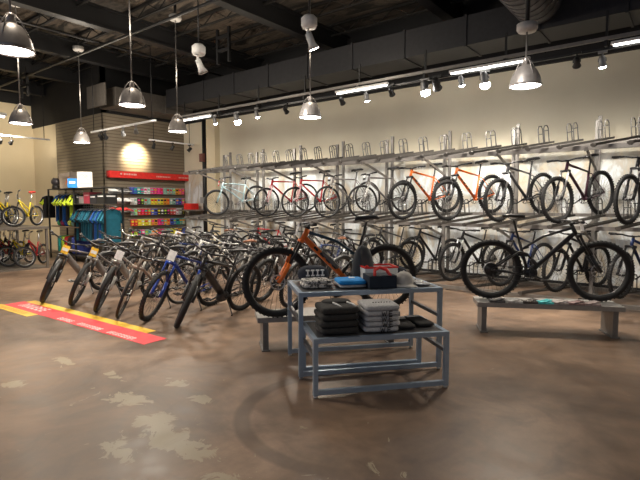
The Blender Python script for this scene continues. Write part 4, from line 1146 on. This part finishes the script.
for k in range(3): obj('helmet_vent', MB().tube([(-.11, -.05 + .05 * k, .28), (0, -.05 + .05 * k, .325), (.11, -.05 + .05 * k, .28)], .008, 5), BPL, g)
g = thing('poster_stand', 'pale poster card with orange flash leaning on the rack top', 'poster', (-13.0, FY + .02, 2.046), (R_(-8), 0, R_(60)))
obj('card', MB().prism([(-.13, 0), (.10, 0), (.19, .52), (-.17, .44)], -.01, .01), mat('pale_poster', (.40, .31, .23), .7), g)
obj('print', MB().prism([(.0, .12), (.08, .2), (.14, .42), (.04, .3)], -.014, -.011), P_ORANGE, g)
g = thing('wood_panel_display', 'tall dark wooden panel behind the poster on the rack top', 'panel', (-12.6, FY + .14, 2.046), (0, 0, R_(60)))
obj('panel_board', MB().box((0, 0, .24), (.3, .04, .48)), mat('panel_wood', (.14, .11, .08), .5), g); obj('panel_foot', MB().box((0, 0, .01), (.34, .14, .02)), BLKST, g)

# ------------------------------------------------------------------ children's bikes on their two-level rack
KX0, KX1, KY0, KY1 = -14.7, -11.05, -4.2, -3.1
q = thing('kids_bike_rack', 'two-level steel rack holding the small bikes at left', 'bike rack', (0, 0, 0))
km = mat('rack_grey_brown', (.16, .14, .12), .5, .3)
for X in (KX0, (KX0 + KX1) / 2, KX1):
    for Y in (KY0, KY1): obj('post', MB().box((X, Y, .52), (.05, .05, 1.04)), km, q)
obj('deck', MB().box(((KX0 + KX1) / 2, (KY0 + KY1) / 2, 1.01), (KX1 - KX0 + .1, KY1 - KY0 + .1, .06)), km, q)
obj('deck', MB().box(((KX0 + KX1) / 2, (KY0 + KY1) / 2, .02), (KX1 - KX0, KY1 - KY0, .04)), km, q)
kc = [(P_YEL, 'yellow'), (P_YEL, 'yellow'), (P_BLACK, 'black'), (P_WHITE, 'white'), (P_RED, 'red')]
for i in range(5):
    pm, cn = kc[i]
    bike((-11.28 - i * .70, -3.72 - (i % 2) * .2), -52 + random.uniform(-6, 6), 'kids', pm, '%s child bike on the upper deck of the small rack, %s from its right end' % (cn, ordn[i]), 'child bikes on the upper deck', z=1.042, spoke=SIL, rim=SIL, steer=random.uniform(-55, -30), detail=False, name='child_bicycle', saddlem=RED if i == 0 else None)
kc = [(P_RED, 'red'), (P_YEL, 'yellow'), (P_RED, 'red'), (P_BLACK, 'black'), (P_YEL, 'yellow'), (P_WHITE, 'white')]
for i in range(7):
    pm, cn = kc[i % 6]
    bike((-11.2 - i * .52, -3.55 - (i % 3) * .18), -55 + random.uniform(-6, 6), 'kids', pm, '%s child bike under the deck of the small rack, %s from its right end' % (cn, ordn[i]), 'child bikes on the lower deck', z=.042, spoke=SIL, rim=SIL, steer=random.uniform(-55, -30), detail=False, name='child_bicycle')
# wall hooks high on the left wall
q = thing('wall_hook_rail', 'thin steel hook frame mounted high on the left cream wall', 'wall rack', (LX + .02, -2.75, 2.35))
b = MB()
for z in (0, -.25): b.tube([(.05, -1.0, z), (.05, .35, z)], .018, 6)
for y in (-.7, -.45, .1, .3): b.tube([(.05, y, 0), (.3, y, 0), (.34, y, .05), (.34, y, .5)], .014, 6)
obj('frame', b, GALV, q)
b = MB()
for y in (-.9, .25): b.box((.02, y, -.12), (.04, .06, .4))
obj('bracket', b, GALV, q)

# ------------------------------------------------------------------ world, camera
w = bpy.data.worlds.new('World'); SC.world = w; w.use_nodes = True
bg = w.node_tree.nodes['Background']; bg.inputs[0].default_value = (.62, .72, .95, 1); bg.inputs[1].default_value = .20
cam = bpy.data.cameras.new('camera'); co = bpy.data.objects.new('camera', cam); COL.objects.link(co)
co.location = (1.74, -8.3, 1.6)
co.rotation_euler = (PI / 2 - math.atan(36 / 481), 0, R_(38.2))
cam.sensor_width = 36; cam.lens = 481 / 640 * 36; cam.clip_end = 100
SC.camera = co
SC.view_settings.view_transform = 'Standard'
SC.view_settings.look = 'None'
SC.view_settings.exposure = 0.75
